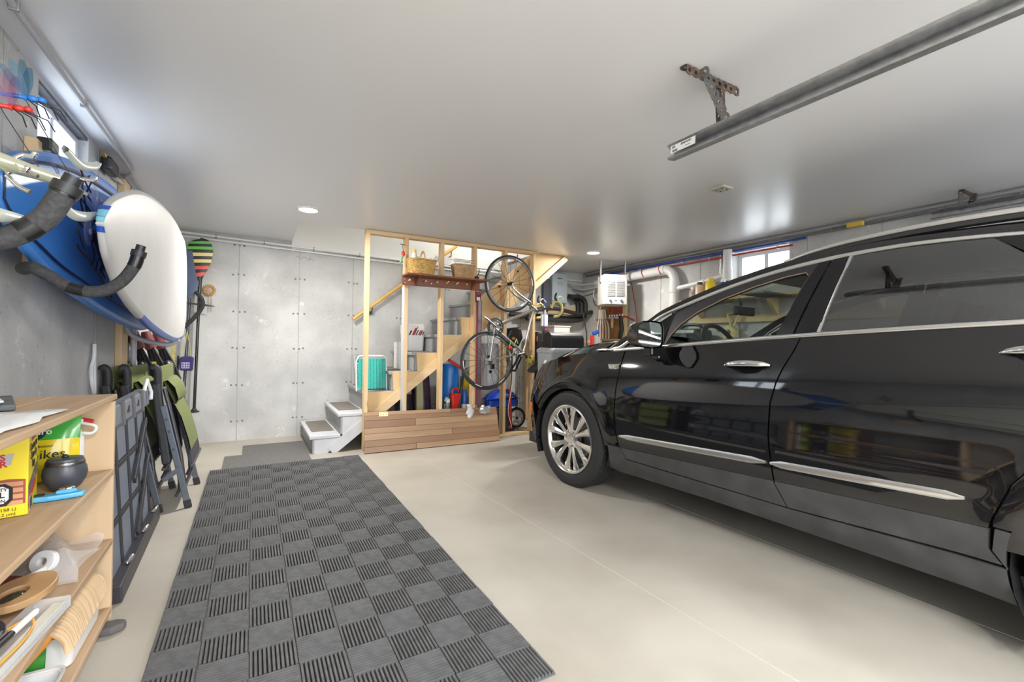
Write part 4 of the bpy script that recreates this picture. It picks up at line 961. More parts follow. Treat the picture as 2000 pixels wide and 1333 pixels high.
# ================================================================== paddles, charm, fins by the corner
pd=thing('paddle','black paddle with green yellow and red striped blade on the back wall','paddle',(-.52,5.80,.35))
def blade_w(z): return sm_interp([(1.745,.020),(1.80,.045),(1.90,.088),(2.02,.112),(2.10,.108),(2.15,.085),(2.178,.045),(2.185,.0)],z)
zs=[1.745,1.785,1.825,1.86,1.895,1.93,1.965,2.0,2.035,2.07,2.10,2.13,2.155,2.185]
cols=['k','r','k','r','k','y','k','y','k','g','k','g','k']
cm_={'k':black_pl,'r':M('paddle_red',(.65,.08,.06),.4),'y':M('paddle_yellow',(.78,.66,.22),.4),'g':M('paddle_green',(.14,.55,.08),.4)}
for (z0,z1),c_ in zip(zip(zs,zs[1:]),cols):
    m=MB(); rows=[]
    for k in range(5):
        z=z0+(z1-z0)*k/4; w=max(.001,blade_w(z)); xc=-.495+.004*(z-1.75)
        rows.append([(xc+w*s,5.79-.012*(1-s*s),z+.01*s) for s in (-1,-.5,0,.5,1)]+[(xc+w*s,5.80,z+.01*s) for s in (1,.5,0,-.5,-1)])
    m.grid(rows,close=True).build('blade_band',cm_[c_],pd,smooth=60)
MB().cyl((-.490,5.80,1.78),(-.522,5.80,.37),.0145,n=12).cyl((-.488,5.80,1.80),(-.494,5.80,1.60),.020,.016,n=12).build('shaft',M('carbon_shaft',(.015,.015,.016),.2,coat=.5),pd,smooth=50)
MB(Matrix.Translation((-.522,5.80,.352))).lathe([(0,0),(.045,.002),(.05,.010),(.03,.022),(.016,.045)],20).build('grip',black_pl,pd,smooth=50)
pd2=thing('paddle','black paddle with dark blue blade leaning behind the white board','paddle',(-.6,5.78,.2))
MB().cyl((-.572,5.80,1.70),(-.628,5.76,.005),.0145,n=12).build('shaft',M('steel_shaft',(.10,.11,.13),.25,.7),pd2,smooth=50)
m=MB(); rows=[]
for k in range(9):
    z=1.55+.5*k/8; w=.015+.085*math.sin(PI*min(1,.08+.8*k/8))
    rows.append([(-.585+w*s,5.785-.008*(1-s*s),z) for s in (-1,0,1)]+[(-.585+w*s,5.80,z) for s in (1,0,-1)])
m.grid(rows,close=True).build('blade',M('slate_blue_blade',(.07,.10,.17),.35),pd2,smooth=60)
MB().tube([(-.66,5.76,.95),(-.68,5.74,.12)],.010,8).build('broom_handle',black_pl,label='thin black handle leaning left of the paddles',cat='handle')
# coiled leash
pts=[(-.684,5.905,1.13),(-.684,5.80,1.13)]
for k in range(260):
    a=k*.55; z=1.10-.85*k/260*.55; pts.append((-.70+.016*math.cos(a)+.02*k/260,5.70+.016*math.sin(a),z))
MB().tube(pts,.0035,5).build('coiled_leash',M('black_yellow_coil',(.02,.02,.02),.4,noise=(60,.0),col2=(.7,.6,.05),ramp=(.62,.66)),label='black coiled leash hanging below the white board',cat='leash',smooth=60)
# navy pouch
po=thing('pouch','small navy blue pouch with printed square hanging on a cord','pouch',(-.585,5.70,.80))
MB().prism([(-.055,-.07),(.055,-.078),(.062,.055),(.045,.072),(-.04,.068),(-.06,.05)],-.03,.03,frame((-.585,5.70,.875),(1,0,0),(0,0,1))).build('bag',M('navy_nylon',(.035,.02,.13),.7),po,bevel=.018)
MB().box(-.623,-.555,5.667,5.669,.825,.885).build('print_patch',M('lilac_print',(.45,.42,.60),.6),po)
for i in range(3): 
    for j in range(2): MB().cbox((-.610+.021*i,5.6655,.842+.025*j),(.012,.002,.014)).build('print_mark',M('navy_nylon',(.035,.02,.13),.7),po)
MB().tube(cat_spline([(-.55,5.70,.94),(-.56,5.71,1.05),(-.585,5.72,1.20)],4),.004,6).tube(cat_spline([(-.61,5.70,.94),(-.60,5.71,1.05),(-.585,5.72,1.20)],4),.004,6).tube([(-.585,5.72,1.20),(-.585,5.905,1.215)],.004,6).build('cord',M('yellow_black_cord',(.45,.40,.15),.6),po)
# woven flower charm
ch=thing('wall_charm','small woven golden flower charm with tassels on the back wall','ornament',(-.41,5.88,1.42))
X=Matrix.Translation((-.415,5.885,1.655))@Matrix.Rotation(PI/2,4,'X')
MB(X).lathe([(0,.010),(.018,.012),(.03,.006)],16).build('centre',M('pinkish_bead',(.45,.32,.28),.6),ch,smooth=60)
for i in range(18):
    a=2*PI*i/18; MB(X@Matrix.Rotation(a,4,'Z')).ball((.046,0,.004),(.022,.009,.006),8,6).build('petal',M('gold_straw',(.42,.27,.09),.5),ch,smooth=60)
for dx in (-.012,.012): MB().tube([(-.405+dx,5.885,1.59),(-.40+dx,5.885,1.50),(-.40+dx,5.885,1.42)],[.002,.004,.002],6).build('tassel',M('tan_string',(.5,.33,.17),.7),ch)
# knife-like dark rod crossing
MB().tube([(-.70,5.77,1.51),(-.45,5.76,1.485),(-.355,5.755,1.475)],[.004,.012,.004],8).build('dark_prong',dark_metal,label='dark thin prong crossing behind the striped paddle',cat='tool')
MB().tube(cat_spline([(-.52,5.74,1.62),(-.46,5.73,1.53),(-.47,5.73,1.44),(-.55,5.74,1.32),(-.64,5.75,1.22)],5),.020,10).build('black_boom',black_rub,label='black curved tube behind the striped paddle shaft',cat='tube',smooth=60)
# swim fins stacked against the wall
def fin(lb_,y,x):
    o=thing('swim_fin',lb_,'fin',(x,y,.78))
    X=frame((x,y,.80),(.55,-.80,.0),(-.42,.05,1))
    MB(X).prism([(-.10,0),(.13,-.02),(.10,.14),(.045,.27),(-.045,.27),(-.09,.14)],-.006,.006).build('blade',M('fin_black',(.03,.03,.034),.55),o,bevel=.004)
    for s in (-.06,0,.06): MB(X).bar((s*1.3,.01,.008),(s*.7,.25,.008),.010,.012,(0,0,1)).build('rib',black_rub,o)
    MB(X).tube([(0,.26,0),(0,.33,.005),(0,.40,0)],[.040,.045,.03],10).build('foot_pocket',M('fin_pocket',(.20,.05,.05),.5),o,smooth=60)
for i,l_ in enumerate(('black swim fin nearest the wall post under the boards','black swim fin in the middle of the hanging fins','black swim fin farthest right of the hanging fins')): fin(l_,4.55+.16*i,-.70+.05*i)
MB().box(-.775,-.672,4.60,4.615,.85,.94,).build('yellow_tag',M('yellow_card',(.80,.68,.04),.6),label='yellow card hanging in front of the swim fins',cat='tag')
# ================================================================== folding chairs
olive=M('olive_mesh_fabric',(.20,.235,.085),.85,noise=(200,.3)); charc=M('charcoal_fabric',(.05,.045,.06),.85); tubeg=M('slate_tube',(.16,.18,.22),.35,.6); armr=M('black_armrest',(.035,.037,.043),.5,noise=(50,.2))
def chair(label):
    YN,YF_=3.74,4.30
    o=thing('folding_chair',label,'chair',(-.42,4.0,0),'green folding camp chairs leaning together on the left wall')
    for y in (YN,YF_):
        MB().tube(cat_spline([(-.565,y,.93),(-.560,y,.945),(-.540,y,.925),(-.535,y,.86),(-.535,y,.78)],4),[.020]*5+[.022]*11+[.020],10).build('headrest_tube',M('black_foam_tube',(.03,.03,.035),.6),o,smooth=60)
        MB().tube([(-.556,y+.018 if y==YN else y-.018,.95),(-.53,y+.018 if y==YN else y-.018,.93),(-.522,y+.018 if y==YN else y-.018,.80)],.006,6).build('white_piping',white_pl,o,smooth=60)
        MB().bar((-.545,y-.005,.835),(-.478,y-.005,.30),.05,.050,(1,0,0)).build('armrest',armr,o,bevel=.012)
        MB().bar((-.500,y-.03,.69),(-.365,y-.03,.045),.018,.036,(1,0,0)).build('leg',tubeg,o,bevel=.004)
        MB().bar((-.367,y-.03,.055),(-.355,y-.03,.0),.024,.042,(1,0,0)).build('foot_cap',black_pl,o,bevel=.005)
        MB().tube([(-.50,y,.80),(-.455,y,.60),(-.405,y,.35),(-.385,y,.17)],.012,8).build('back_tube',dark_metal,o,smooth=60)
        MB().tube([(-.475,y+.02,.70),(-.42,y+.02,.30),(-.41,y+.02,.12),(-.43,y+.02,.07)],.010,8).build('rear_leg',dark_metal,o,smooth=60)
        for z,x in ((.60,-.482),(.40,-.44),(.52,-.465)): MB(Matrix.Translation((x,y-.041,z))@Matrix.Rotation(PI/2,4,'X')).lathe([(0,.004),(.008,.003),(.009,0)],8).build('rivet',dark_metal,o)
    # back cloth, pillow
    MB().bar((-.527,(YN+YF_)/2,.945),(-.52,(YN+YF_)/2,.80),YF_-YN-.05,.012,(1,0,0)).build('head_cloth',olive,o,bevel=.004)
    m=MB(); rows=[]
    for x,z,b in ((-.515,.86,.01),(-.49,.87,.05),(-.45,.82,.065),(-.43,.74,.05),(-.445,.70,.01)): rows.append([(x,YN+.06+ (YF_-YN-.12)*s,z-.02*(2*s-1)**2) for s in (0,.15,.5,.85,1)])
    m.grid(rows).build('pillow',olive,o,smooth=180)
    MB().add(rows[0]+rows[-1][::-1],[tuple(range(10))]).build('pillow_back',olive,o)
    MB().grid([[(-.455,y,.70),(-.415,y,.60),(-.375,y,.45),(-.350,y,.32),(-.345,y,.28)] for y in (YN+.03,YN+.2,YF_-.2,YF_-.02)]).build('seat_cloth',charc,o,smooth=180)
    MB().grid([[(-.447,y,.69),(-.407,y,.60),(-.369,y,.46),(-.352,y,.375)] for y in (YN+.028,YN+.2,YF_-.2,YF_-.08)]).build('seat_panel',olive,o,smooth=180)
    MB().bar((-.345,YN,.27),(-.345,YF_,.27),.02,.02).bar((-.385,YN,.13),(-.385,YF_,.13),.02,.02).build('cross_bar',dark_metal,o,bevel=.004)
    MB().bar((-.49,YN-.05,.205),(-.40,YN-.05,.275),.006,.03,(0,0,1)).build('link_bar',tubeg,o)
    return o
c1=chair('green folding camp chair nearest the checkered mat')
KIDS[c1.name]=[x for x in bpy.data.objects if x.parent==c1]
dup(c1,(-.150,-.03,.0),label='green folding camp chair in the middle of the three')
dup(c1,(-.245,-.02,-.0),label='green folding camp chair closest to the left wall')
# folded camp table
ft=thing('folded_table','folded grey slatted camp table leaning behind the wooden shelf','table',(-.55,3.0,0))
slat=M('blue_grey_slat',(.17,.195,.245),.45); blackf=M('black_frame',(.028,.028,.032),.5)
TX=frame((-.515,2.50,.02),(-.02,1,0),(-.06,0,1))       # u along the wall, v up
for i in range(4):
    for j in range(3):
        MB(TX).box(.04+.245*i,.04+.245*i+.215,.05+.235*j,.05+.235*j+.215,-.012,.004).build('panel',slat,ft,bevel=.003)
for i in range(5): MB(TX).box(.012+.245*i,.036+.245*i,.0,.76,-.02,.012).build('rail',blackf,ft,bevel=.003)
for j in range(4): MB(TX).box(0.012,1.03,.02+.235*j,.045+.235*j,-.015,.008).build('slat_bar',blackf,ft,bevel=.003)
MB(TX).bar((.55,.08,.02),(1.0,.40,.02),.035,.014,(0,0,1)).build('strut',blackf,ft,bevel=.003)
MB(TX).bar((.55,.36,.02),(.98,.62,.02),.035,.014,(0,0,1)).build('strut',blackf,ft,bevel=.003)
MB(TX).box(.0,1.06,-.02,.055,.0,.05).build('edge_skirt',M('black_vinyl',(.035,.033,.04),.45),ft,bevel=.006)
MB(TX).box(.0,1.06,.70,.80,-.03,.03).build('carry_flap',slat,ft,bevel=.01)
for u in (.30,.55,.80): MB(TX).box(u,u+.05,.69,.81,.028,.036).build('strap',M('grey_strap',(.13,.12,.12),.8),ft)
for u in (.42,.67): MB(TX).prism([(u,.74),(u+.05,.77),(u+.05,.735)],.030,.034).build('strap_mark',blackf,ft)
for u in (.22,.62,.95): MB(TX).tube([(u,.06,.03),(u+.02,.085,.05),(u+.045,.07,.04)],.009,7).build('buckle',chrome,ft,smooth=60)
MB(TX).tube([(.90,.80,.03),(.95,.86,.04),(1.0,.78,.05),(.97,.74,.05)],.010,6).build('white_tie',white_pl,ft,smooth=60)
for k,(x0,x1,y0,y1,z1,l_) in enumerate(((-.60,-.495,3.47,3.60,.045,'pine block under the folded chairs'),(-.60,-.512,3.22,3.32,.04,'pine block under the folded table'))):
    MB().box(x0,x1,y0,y1,0.001,z1).build('wood_block',pine_y,label=l_,cat='block',bevel=.003)
# ================================================================== WOODEN SHELF and what stands on it
sf=thing('shelf_unit','open pine shelf unit along the left wall nearest the camera','shelf',(-.65,1.2,0))
SX0,SX1,SY0,SY1=-.826,-.472,.10,2.372
plank_m=wood('worn_pine_plank',(.58,.41,.26),(.36,.235,.135),'y',9,.65,knots=True); panel_m=wood('pale_pine_panel',(.68,.51,.33),(.55,.385,.23),'z',7,.6,knots=True)
for y in (SY1-.024,1.05,SY0): MB().box(SX0,SX1,y,y+.022,.001,.880).build('end_panel',panel_m,sf,bevel=.003)
LV=[.885,.59,.315,.045]
for k,z in enumerate(LV):
    ys=[(SY0-.01,SY1+.004)] if k==0 else [(SY0+.023,1.049),(1.073,SY1-.025)]
    for a,b in ys:
        MB().box(SX0,-.655,a,b,z,z+.022).build('shelf_board',plank_m,sf,bevel=.004); MB().box(-.651,SX1+.003,a,b,z,z+.022).build('shelf_board',plank_m,sf,bevel=.004)
Z2,Z3,Z4,Z1=.614,.339,.069,.909
# --- top
MB(frame((-.70,2.08,Z1),(-.35,1,0),(-1,-.35,0))).box(-.16,.16,-.03,.03,.0,.018).build('slate_strip',M('grey_slate',(.13,.145,.16),.6,noise=(20,.5),stretch=(.1,1,1)),label='dark grey slate strip lying on the shelf top',cat='slab',bevel=.003)
m=MB(); rows=[]
for i in range(9):
    rows.append([(-.49-.30*j/6+.01*math.sin(i*1.7+j),1.30+.56*i/8+.012*math.sin(j*2.3),Z1+.004+.004*abs(math.sin(i*1.3+j*.9))) for j in range(7)])
m.grid(rows).build('white_cloth',M('white_textured_cloth',(.72,.72,.71),.85,bump=(90,.8,.004),stretch=(1,.15,1)),label='white ribbed cloth lying along the shelf top',cat='cloth',smooth=180).modifiers.new('s','SOLIDIFY').thickness=.004
MB(frame((-.74,1.92,Z1+.022),(1,.45,.12),(-.4,1,.02))).box(-.09,.09,-.07,.07,0,.004).build('white_sheet',paper,label='white sheet of paper tilted at the back of the shelf top',cat='paper')
MB(frame((-.80,2.10,Z1),(.2,1,0),(-1,.1,.9))).box(-.06,.06,.0,.10,0,.008).build('dark_board',M('dark_board',(.10,.11,.12),.6),label='small dark board propped against the wall on the shelf top',cat='board')
# --- second shelf: box of bags
bx=thing('bag_box','yellow cardboard box of contractor clean-up bags on the second shelf','box',(-.62,1.92,Z2))
BX=frame((-.562,1.850,Z2),(1,.20,0),(-.20,1,0))     # origin at the near right edge; box extends to -u and +v
yel=M('yellow_card_print',(.82,.66,.02),.45)
MB(BX).box(-.16,0,0,.20,0,.235).build('carton',yel,bx,bevel=.002)
F=BX@Matrix(((1,0,0,-.16),(0,0,-1,-.0006),(0,1,0,0),(0,0,0,1)))      # near face: u right, v up
S=BX@Matrix(((0,0,1,.0006),(1,0,0,0),(0,1,0,0),(0,0,0,1)))           # aisle face
hand=M('printed_glove_tan',(.62,.33,.18),.5,noise=(9,.3)); redp=M('printed_red_brick',(.33,.07,.03),.5)
MB(F).prism([(0,.10),(.12,.11),(.155,.105),(.155,.035),(0,.03)],0,.0004).build('print_photo',redp,bx)
for k in range(4): 
    MB(F).prism([(.03,.098-.018*k),(.075,.103-.018*k),(.15,.10-.018*k),(.15,.088-.018*k),(.075,.090-.018*k),(.035,.086-.018*k)],.0004,.0008).build('print_finger',hand,bx)
MB(F).prism([(.0,.140),(.125,.150),(.132,.182),(.0,.175)],0,.0005).build('print_badge',M('silver_print',(.45,.45,.45),.4),bx)
lettering("KING'S",.026,red_ink,bx,F@Matrix.Translation((.075,.170,.0009))@Matrix.Rotation(.05,4,'Z'),bold=True)
lettering("CRUSHER",.026,red_ink,bx,F@Matrix.Translation((.062,.150,.0009))@Matrix.Rotation(.05,4,'Z'),bold=True)
MB(F).prism([(.045,.035),(.118,.035),(.13,.05),(.13,.085),(.115,.098),(.05,.094)],.0009,.0012).build('print_plate',black_ink,bx)
MB(F).prism([(.048,.042),(.112,.042),(.122,.053),(.122,.082),(.110,.091),(.05,.088)],.0012,.0016).build('print_plate',white_ink,bx)
lettering('HEAVY DUTY',.013,black_ink,bx,F@Matrix.Translation((.080,.081,.0019)),bold=True); lettering('3 MIL',.023,black_ink,bx,F@Matrix.Translation((.088,.066,.0019)),bold=True); lettering('42 GALLON',.013,black_ink,bx,F@Matrix.Translation((.082,.049,.0019)),bold=True)
lettering('42 GAL (158 L)',.0125,black_ink,bx,F@Matrix.Translation((.098,.022,.0008))); lettering('3 mil (x 76.2 µm)',.0115,black_ink,bx,F@Matrix.Translation((.096,.009,.0008)))
lettering('HUSKY',.032,M('print_maroon',(.35,.08,.12),.5),bx,S@Matrix.Translation((.10,.215,.0004)),bold=True)
for i,tx in enumerate(('Contractor','Clean-Up','Bags')): lettering(tx,.034,black_ink,bx,S@Matrix.Translation((.10,.188-.027*i,.0004)))
MB(S).prism([(.0,.03),(.20,.09),(.20,.125),(.0,.085)],0,.0004).build('print_photo',M('print_grey_photo',(.25,.22,.24),.5,noise=(20,.6)),bx)
MB(S).prism([(.0,.045),(.15,.085),(.15,.06),(.0,.02)],.0004,.0008).build('print_patch',red_ink,bx)
MB(S).prism([(.012,.006),(.07,.006),(.07,.045),(.012,.045)],.0006,.0010).build('barcode',white_ink,bx)
for k in range(9): MB(S).box(.016+.006*k,.016+.006*k+.002+.001*(k%3),.008,.043,.0010,.0013).build('barcode_bar',black_ink,bx)
# fertiliser bag
mg=thing('fertiliser_bag','green and yellow glossy bag of spikes behind the dark pot','bag',(-.66,2.27,Z2))
X=frame((-.735,2.23,Z2),(1,.10,0),(0,.16,1))
def bagmesh(x0,x1,y0,y1,d):
    rows=[]
    for i in range(9):
        v=y0+(y1-y0)*i/8
        rows.append([(x0+(x1-x0)*j/8,v,d*math.sin(PI*j/8)**.6*.5*math.sin(PI*min(1,.12+.8*i/8))+.002) for j in range(9)])
    return rows
sh_y=M('glossy_yellow_film',(.80,.62,.02),.18,coat=.5); sh_g=M('glossy_green_film',(.06,.42,.06),.18,coat=.5)
R_=bagmesh(0,.185,0,.235,.06)
MB(X).grid(R_[:6]).build('film_yellow',sh_y,mg,smooth=180); MB(X).grid(R_[5:]).build('film_green',sh_g,mg,smooth=180)
MB(X).grid([[(p[0],p[1],-p[2]) for p in r] for r in R_]).build('film_back',sh_g,mg,smooth=180)
MB(X).lathe([(0,.0),(1,0)],24,Matrix.Translation((.055,.175,.031))@Matrix.Diagonal((.045,.032,1,1))).build('logo_oval',black_ink,mg)
lettering('cle-Gro',.030,white_ink,mg,X@Matrix.Translation((.068,.176,.033)),bold=True)
lettering('spikes',.044,black_ink,mg,X@Matrix.Translation((.10,.095,.034))); lettering('Indoor',.014,black_ink,mg,X@Matrix.Translation((.10,.125,.034)))
# dark lidded pot
pt_=thing('lidded_pot','dark charcoal lidded pot on the second shelf','pot',(-.548,2.10,Z2))
X=Matrix.Translation((-.548,2.10,Z2)); slate=M('charcoal_ceramic',(.055,.06,.075),.38)
MB(X).lathe([(0,0),(.030,.001),(.042,.012),(.054,.035),(.058,.055),(.055,.075),(.050,.086)],32).build('bowl',slate,pt_,smooth=60)
MB(X).lathe([(.050,.084),(.0515,.088),(.0495,.098),(.0475,.1),],32).build('metal_band',M('brushed_dark_band',(.16,.16,.17),.3,.9),pt_,smooth=50)
MB(X).lathe([(.0475,.100),(.046,.106),(.03,.109),(0,.108)],32).build('lid',slate,pt_,smooth=60)
MB(X).ball((0.0,.0,.112),(.010,.010,.007)).build('knob',black_pl,pt_,smooth=60)
# blue tape measure tool
cl_=thing('blue_clip_tool','light blue plastic tool with metal blade in front of the pot','tool',(-.535,1.985,Z2))
lb2=M('light_blue_plastic',(.10,.42,.72),.35); X=frame((-.535,1.985,Z2),(1,.12,0),(-.12,1,0))
MB(X).prism([(-.07,-.015),(-.02,-.022),(.03,-.018),(.062,-.01),(.065,.012),(.02,.02),(-.03,.016),(-.07,.012)],0,.016).build('body',lb2,cl_,bevel=.005)
MB(X).prism([(-.005,-.012),(.03,-.014),(.048,-.002),(.03,.014),(0,.012)],.016,.028).build('cap',lb2,cl_,bevel=.005)
MB(X).ball((.022,0,.031),(.020,.012,.007)).build('steel_plate',chrome,cl_,smooth=60); MB(X).box(-.065,-.03,-.01,.01,.016,.020).build('dark_slot',black_pl,cl_)
# white squeeze bottle
wb_=thing('spray_bottle','white plastic bottle with red nozzle beside the shelf end panel','bottle',(-.585,2.303,Z2))
X=Matrix.Translation((-.585,2.303,Z2))
MB(X).lathe([(0,0),(.034,.001),(.036,.01),(.036,.14),(.028,.165),(.016,.178),(.016,.19)],24).build('bottle_body',white_pl,wb_,smooth=50)
MB(X).box(-.02,.035,-.015,.015,.19,.212).build('spray_head',white_pl,wb_,bevel=.006); MB(X).cyl((.03,0,.203),(.062,-.004,.199),.011,.007).build('nozzle',red_pl,wb_,smooth=40)
MB(X).tube(cat_spline([(.03,-.01,.195),(.07,-.01,.18),(.06,-.01,.155),(.02,-.012,.16)],5),.006,8).build('trigger_loop',white_pl,wb_,smooth=60)
MB(frame((-.78,1.72,Z2),(1,0,0),(0,1,0))).box(.10,.135,-.02,.06,0,.16).build('brown_bottle_box',M('brown_label',(.22,.10,.06),.5),label='narrow brown box at the left end of the second shelf',cat='box',bevel=.004)
# --- third shelf
zb2=thing('zip_bag','clear zip bag holding a white tape roll on the third shelf','bag',(-.57,2.16,Z3))
rows=[]
for i in range(8):
    rows.append([(-.715+.215*j/8+.015*math.sin(i+j),1.98+.34*i/7,Z3+.005+.095*math.sin(PI*(.08+.84*j/8))*(.55+.45*math.sin(i*1.1+j*.7))*(.45+.75*i/7)) for j in range(9)])
MB().grid(rows).build('film',clear_pl,zb2,smooth=180)
MB().grid([[(p[0]*.9-.04,p[1]*.9+.18,p[2]*.75+.085) for p in r] for r in rows[::2]]).build('film_fold',clear_pl,zb2,smooth=180)
MB(frame((-.59,2.08,Z3+.045),(1,-.3,.1),(.0,.45,1))).lathe([(.014,-.012),(.034,-.012),(.036,-.01),(.036,.010),(.034,.012),(.014,.012),(.014,-.012)],28).build('tape_roll',white_pl,zb2,smooth=40)
# dark blue bottles at the back
for i,(x,y,h_) in enumerate(((-.74,2.26,.20),(-.77,2.12,.16),(-.755,1.98,.14))):
    MB(Matrix.Translation((x,y,Z3))).lathe([(0,0),(.04,.001),(.043,.01),(.043,h_*.7),(.02,h_*.85),(.018,h_),(0,h_)],20).build('dark_bottle',M('dark_navy_bottle',(.03,.045,.08),.25),label=['dark blue bottle by the end panel on the third shelf','dark blue bottle in the middle behind the zip bag','short dark bottle left of the zip bag'][i],cat='bottle',smooth=50)
MB(frame((-.70,1.86,Z3),(.62,1,0),(-1,.62,0))).box(-.14,.14,-.05,.03,0,.055).build('red_box',M('brick_red_card',(.23,.045,.035),.5,noise=(20,.3)),label='flat brick red box at the back of the third shelf',cat='box',bevel=.003)
MB(frame((-.645,1.90,Z3),(.45,1,.0),(-1,.45,0))).box(-.17,.16,-.006,.0,0,.045).build('white_folder',white_pl,label='white folder edge standing beside the red box',cat='folder')
# wooden tape dispenser, palette like
wd_=thing('wood_ring','rounded wooden slab with an oval hole and a lens on the third shelf','board',(-.56,1.84,Z3+.03))
X=frame((-.575,1.835,Z3+.045),(.55,1,.10),(-1,.55,.10)); rows=[]
out=[(.090*math.cos(a)*(1+.12*math.cos(a)),.066*math.sin(a)) for a in [2*PI*k/32 for k in range(32)]]; inn=[(.045*math.cos(a)-.02,.026*math.sin(a)) for a in [2*PI*k/32 for k in range(32)]]
ow=wood('oak_slab',(.52,.33,.16),(.36,.20,.09),'x',11,.4)
MB(X).grid([[(x,y,z) for x,y in q] for q,z in ((out,0),(out,.02),(inn,.02),(inn,0),(out,0))],close=True).build('slab',ow,wd_,bevel=.003)
MB(X).ball((-.02,0,.008),(.040,.022,.008)).build('lens',M('dark_lens',(.06,.05,.035),.05),wd_,smooth=60)
# tray with pens
tr=thing('pen_tray','clear plastic tray of pens at the front of the third shelf','tray',(-.51,1.62,Z3))
X=frame((-.515,1.60,Z3),(.10,1,0),(-1,.10,0))
MB(X).box(-.22,.22,-.035,.045,0,.003).box(-.22,.22,-.037,-.034,0,.03).box(-.22,.22,.044,.047,0,.03).box(.218,.221,-.035,.045,0,.03).build('tray_shell',clear_pl,tr)
MB(X).box(-.2,.21,-.03,.0,.004,.02).build('paper_pack',M('cream_paper',(.70,.68,.58),.7),tr,bevel=.003)
def pen(lb_,a,b,r,cm1,cm2):
    o=thing('marker_pen',lb_,'pen',a); a=Vector(a); b=Vector(b); m_=a.lerp(b,.45)
    MB().cyl(a,m_,r,n=10).build('cap',cm1,o,smooth=50); MB().cyl(m_,b,r*1.05,n=10).cyl(b,b+(b-a).normalized()*.008,r*.7,n=10).build('barrel',cm2,o,smooth=50)
pen('white marker pen with black cap lying in the pen tray',(-.535,1.56,Z3+.035),(-.505,1.72,Z3+.042),.0085,black_pl,white_pl)
pen('orange handled tool at the left of the pen tray',(-.575,1.50,Z3+.03),(-.560,1.58,Z3+.03),.010,orange_pl,red_pl)
tp=thing('black_tape_roll','small roll of black tape behind the pen tray','tape',(-.585,1.68,Z3)); MB(frame((-.578,1.685,Z3+.028),(1,.3,.2),(0,.6,1))).lathe([(.012,-.01),(.028,-.01),(.028,.01),(.012,.01),(.012,-.01)],24).build('roll',tape,tp,smooth=40); MB(frame((-.578,1.685,Z3+.028),(1,.3,.2),(0,.6,1))).lathe([(.010,-.0095),(.013,-.0095),(.013,.0095),(.010,.0095)],20).build('core',white_pl,tp)
MB().tube(cat_spline([(-.50,1.50,Z3+.032),(-.487,1.58,Z3+.034),(-.49,1.66,Z3+.034),(-.51,1.70,Z3+.04),(-.53,1.64,Z3+.048)],6),.0032,6).build('orange_lanyard',M('amber_cord',(.80,.35,.04),.35),label='amber cord draped over the pen tray',cat='cord',smooth=60)
# --- bottom shelf
wt=thing('white_tub','white plastic tub at the end of the bottom shelf','tub',(-.56,2.10,Z4))
def tub(o,cx,cy,lx,ly,h_,r,mat,nm):
    def rr(s,z): 
        out=[]
        for qx,qy,a0 in ((1,1,0),(-1,1,PI/2),(-1,-1,PI),(1,-1,1.5*PI)):
            for k in range(5): a=a0+PI/2*k/4; out.append((cx+s*(qx*(lx/2-r)+r*math.cos(a)),cy+s*(qy*(ly/2-r)+r*math.sin(a)),z))
        return out
    z=Z4
    MB().grid([rr(.86,z+.001),rr(.88,z+.002),rr(1,z+h_),rr(1.06,z+h_+.002),rr(1.06,z+h_-.006),rr(.97,z+h_-.004),rr(.85,z+.008)],close=True).add(rr(.86,z+.002),[tuple(range(20))]).build(nm,mat,o,smooth=40)
tub(wt,-.575,2.13,.185,.36,.115,.03,white_pl,'tub_shell')
br=thing('scrub_mop','cream ribbed mop head with orange neck lying on the white tub','mop',(-.56,2.06,Z4+.11))
nood=M('cream_microfibre',(.60,.43,.26),.9); random.seed(11)
for i in range(30):
    f=i/29; y=1.90+.40*f; 
    pts=[(-.69+.008*math.sin(i),y+.02,Z4+.135),(-.62,y+.012*math.sin(i*2),Z4+.165+.025*math.sin(PI*f)),(-.55,y-.01,Z4+.175+.03*math.sin(PI*f)),(-.495,y-.02+.01*random.random(),Z4+.145+.02*math.sin(PI*f)),(-.472,y-.03,Z4+.10)]
    MB().tube(cat_spline(pts,3),.0095,6).build('mop_strand',nood,br,smooth=60)
MB().tube([(-.56,1.90,Z4+.16),(-.565,1.84,Z4+.14),(-.57,1.80,Z4+.125)],[.05,.035,.025],12).build('neck',M('orange_cloth',(.78,.30,.05),.6),br,smooth=60)
gb=thing('seed_packet','glossy green packet tucked between the tubs','packet',(-.59,1.88,Z4)); X=frame((-.68,1.90,Z4+.005),(1,-.12,0),(0,.10,1))
R_=bagmesh(0,.15,0,.12,.03); MB(X).grid(R_).build('film',M('green_print_film',(.05,.28,.04),.2,noise=(14,.6),coat=.4),gb,smooth=180); MB(X).grid([[(p[0],p[1],-p[2]) for p in r] for r in R_]).build('film_back',green_pl,gb,smooth=180)
wt2=thing('white_tray','white plastic tray with round dish at the near end of the bottom shelf','tray',(-.56,1.68,Z4)); tub(wt2,-.57,1.70,.19,.30,.075,.025,M('dull_white_plastic',(.66,.67,.68),.35),'tray_shell')
ds=MB(Matrix.Translation((-.585,1.74,Z4+.012))).lathe([(0,.004),(.05,.004),(.062,.028),(.066,.028),(.056,0),(0,0)],28).build('glass_dish',M('grey_dish',(.40,.42,.44),.15,.3),label='round grey dish inside the white tray',cat='dish',smooth=50)
sc_=thing('scissors','orange handled scissors lying in the white tray','scissors',(-.53,1.66,Z4+.045))
X=frame((-.530,1.665,Z4+.055),(.3,1,.1),(-1,.3,.25))
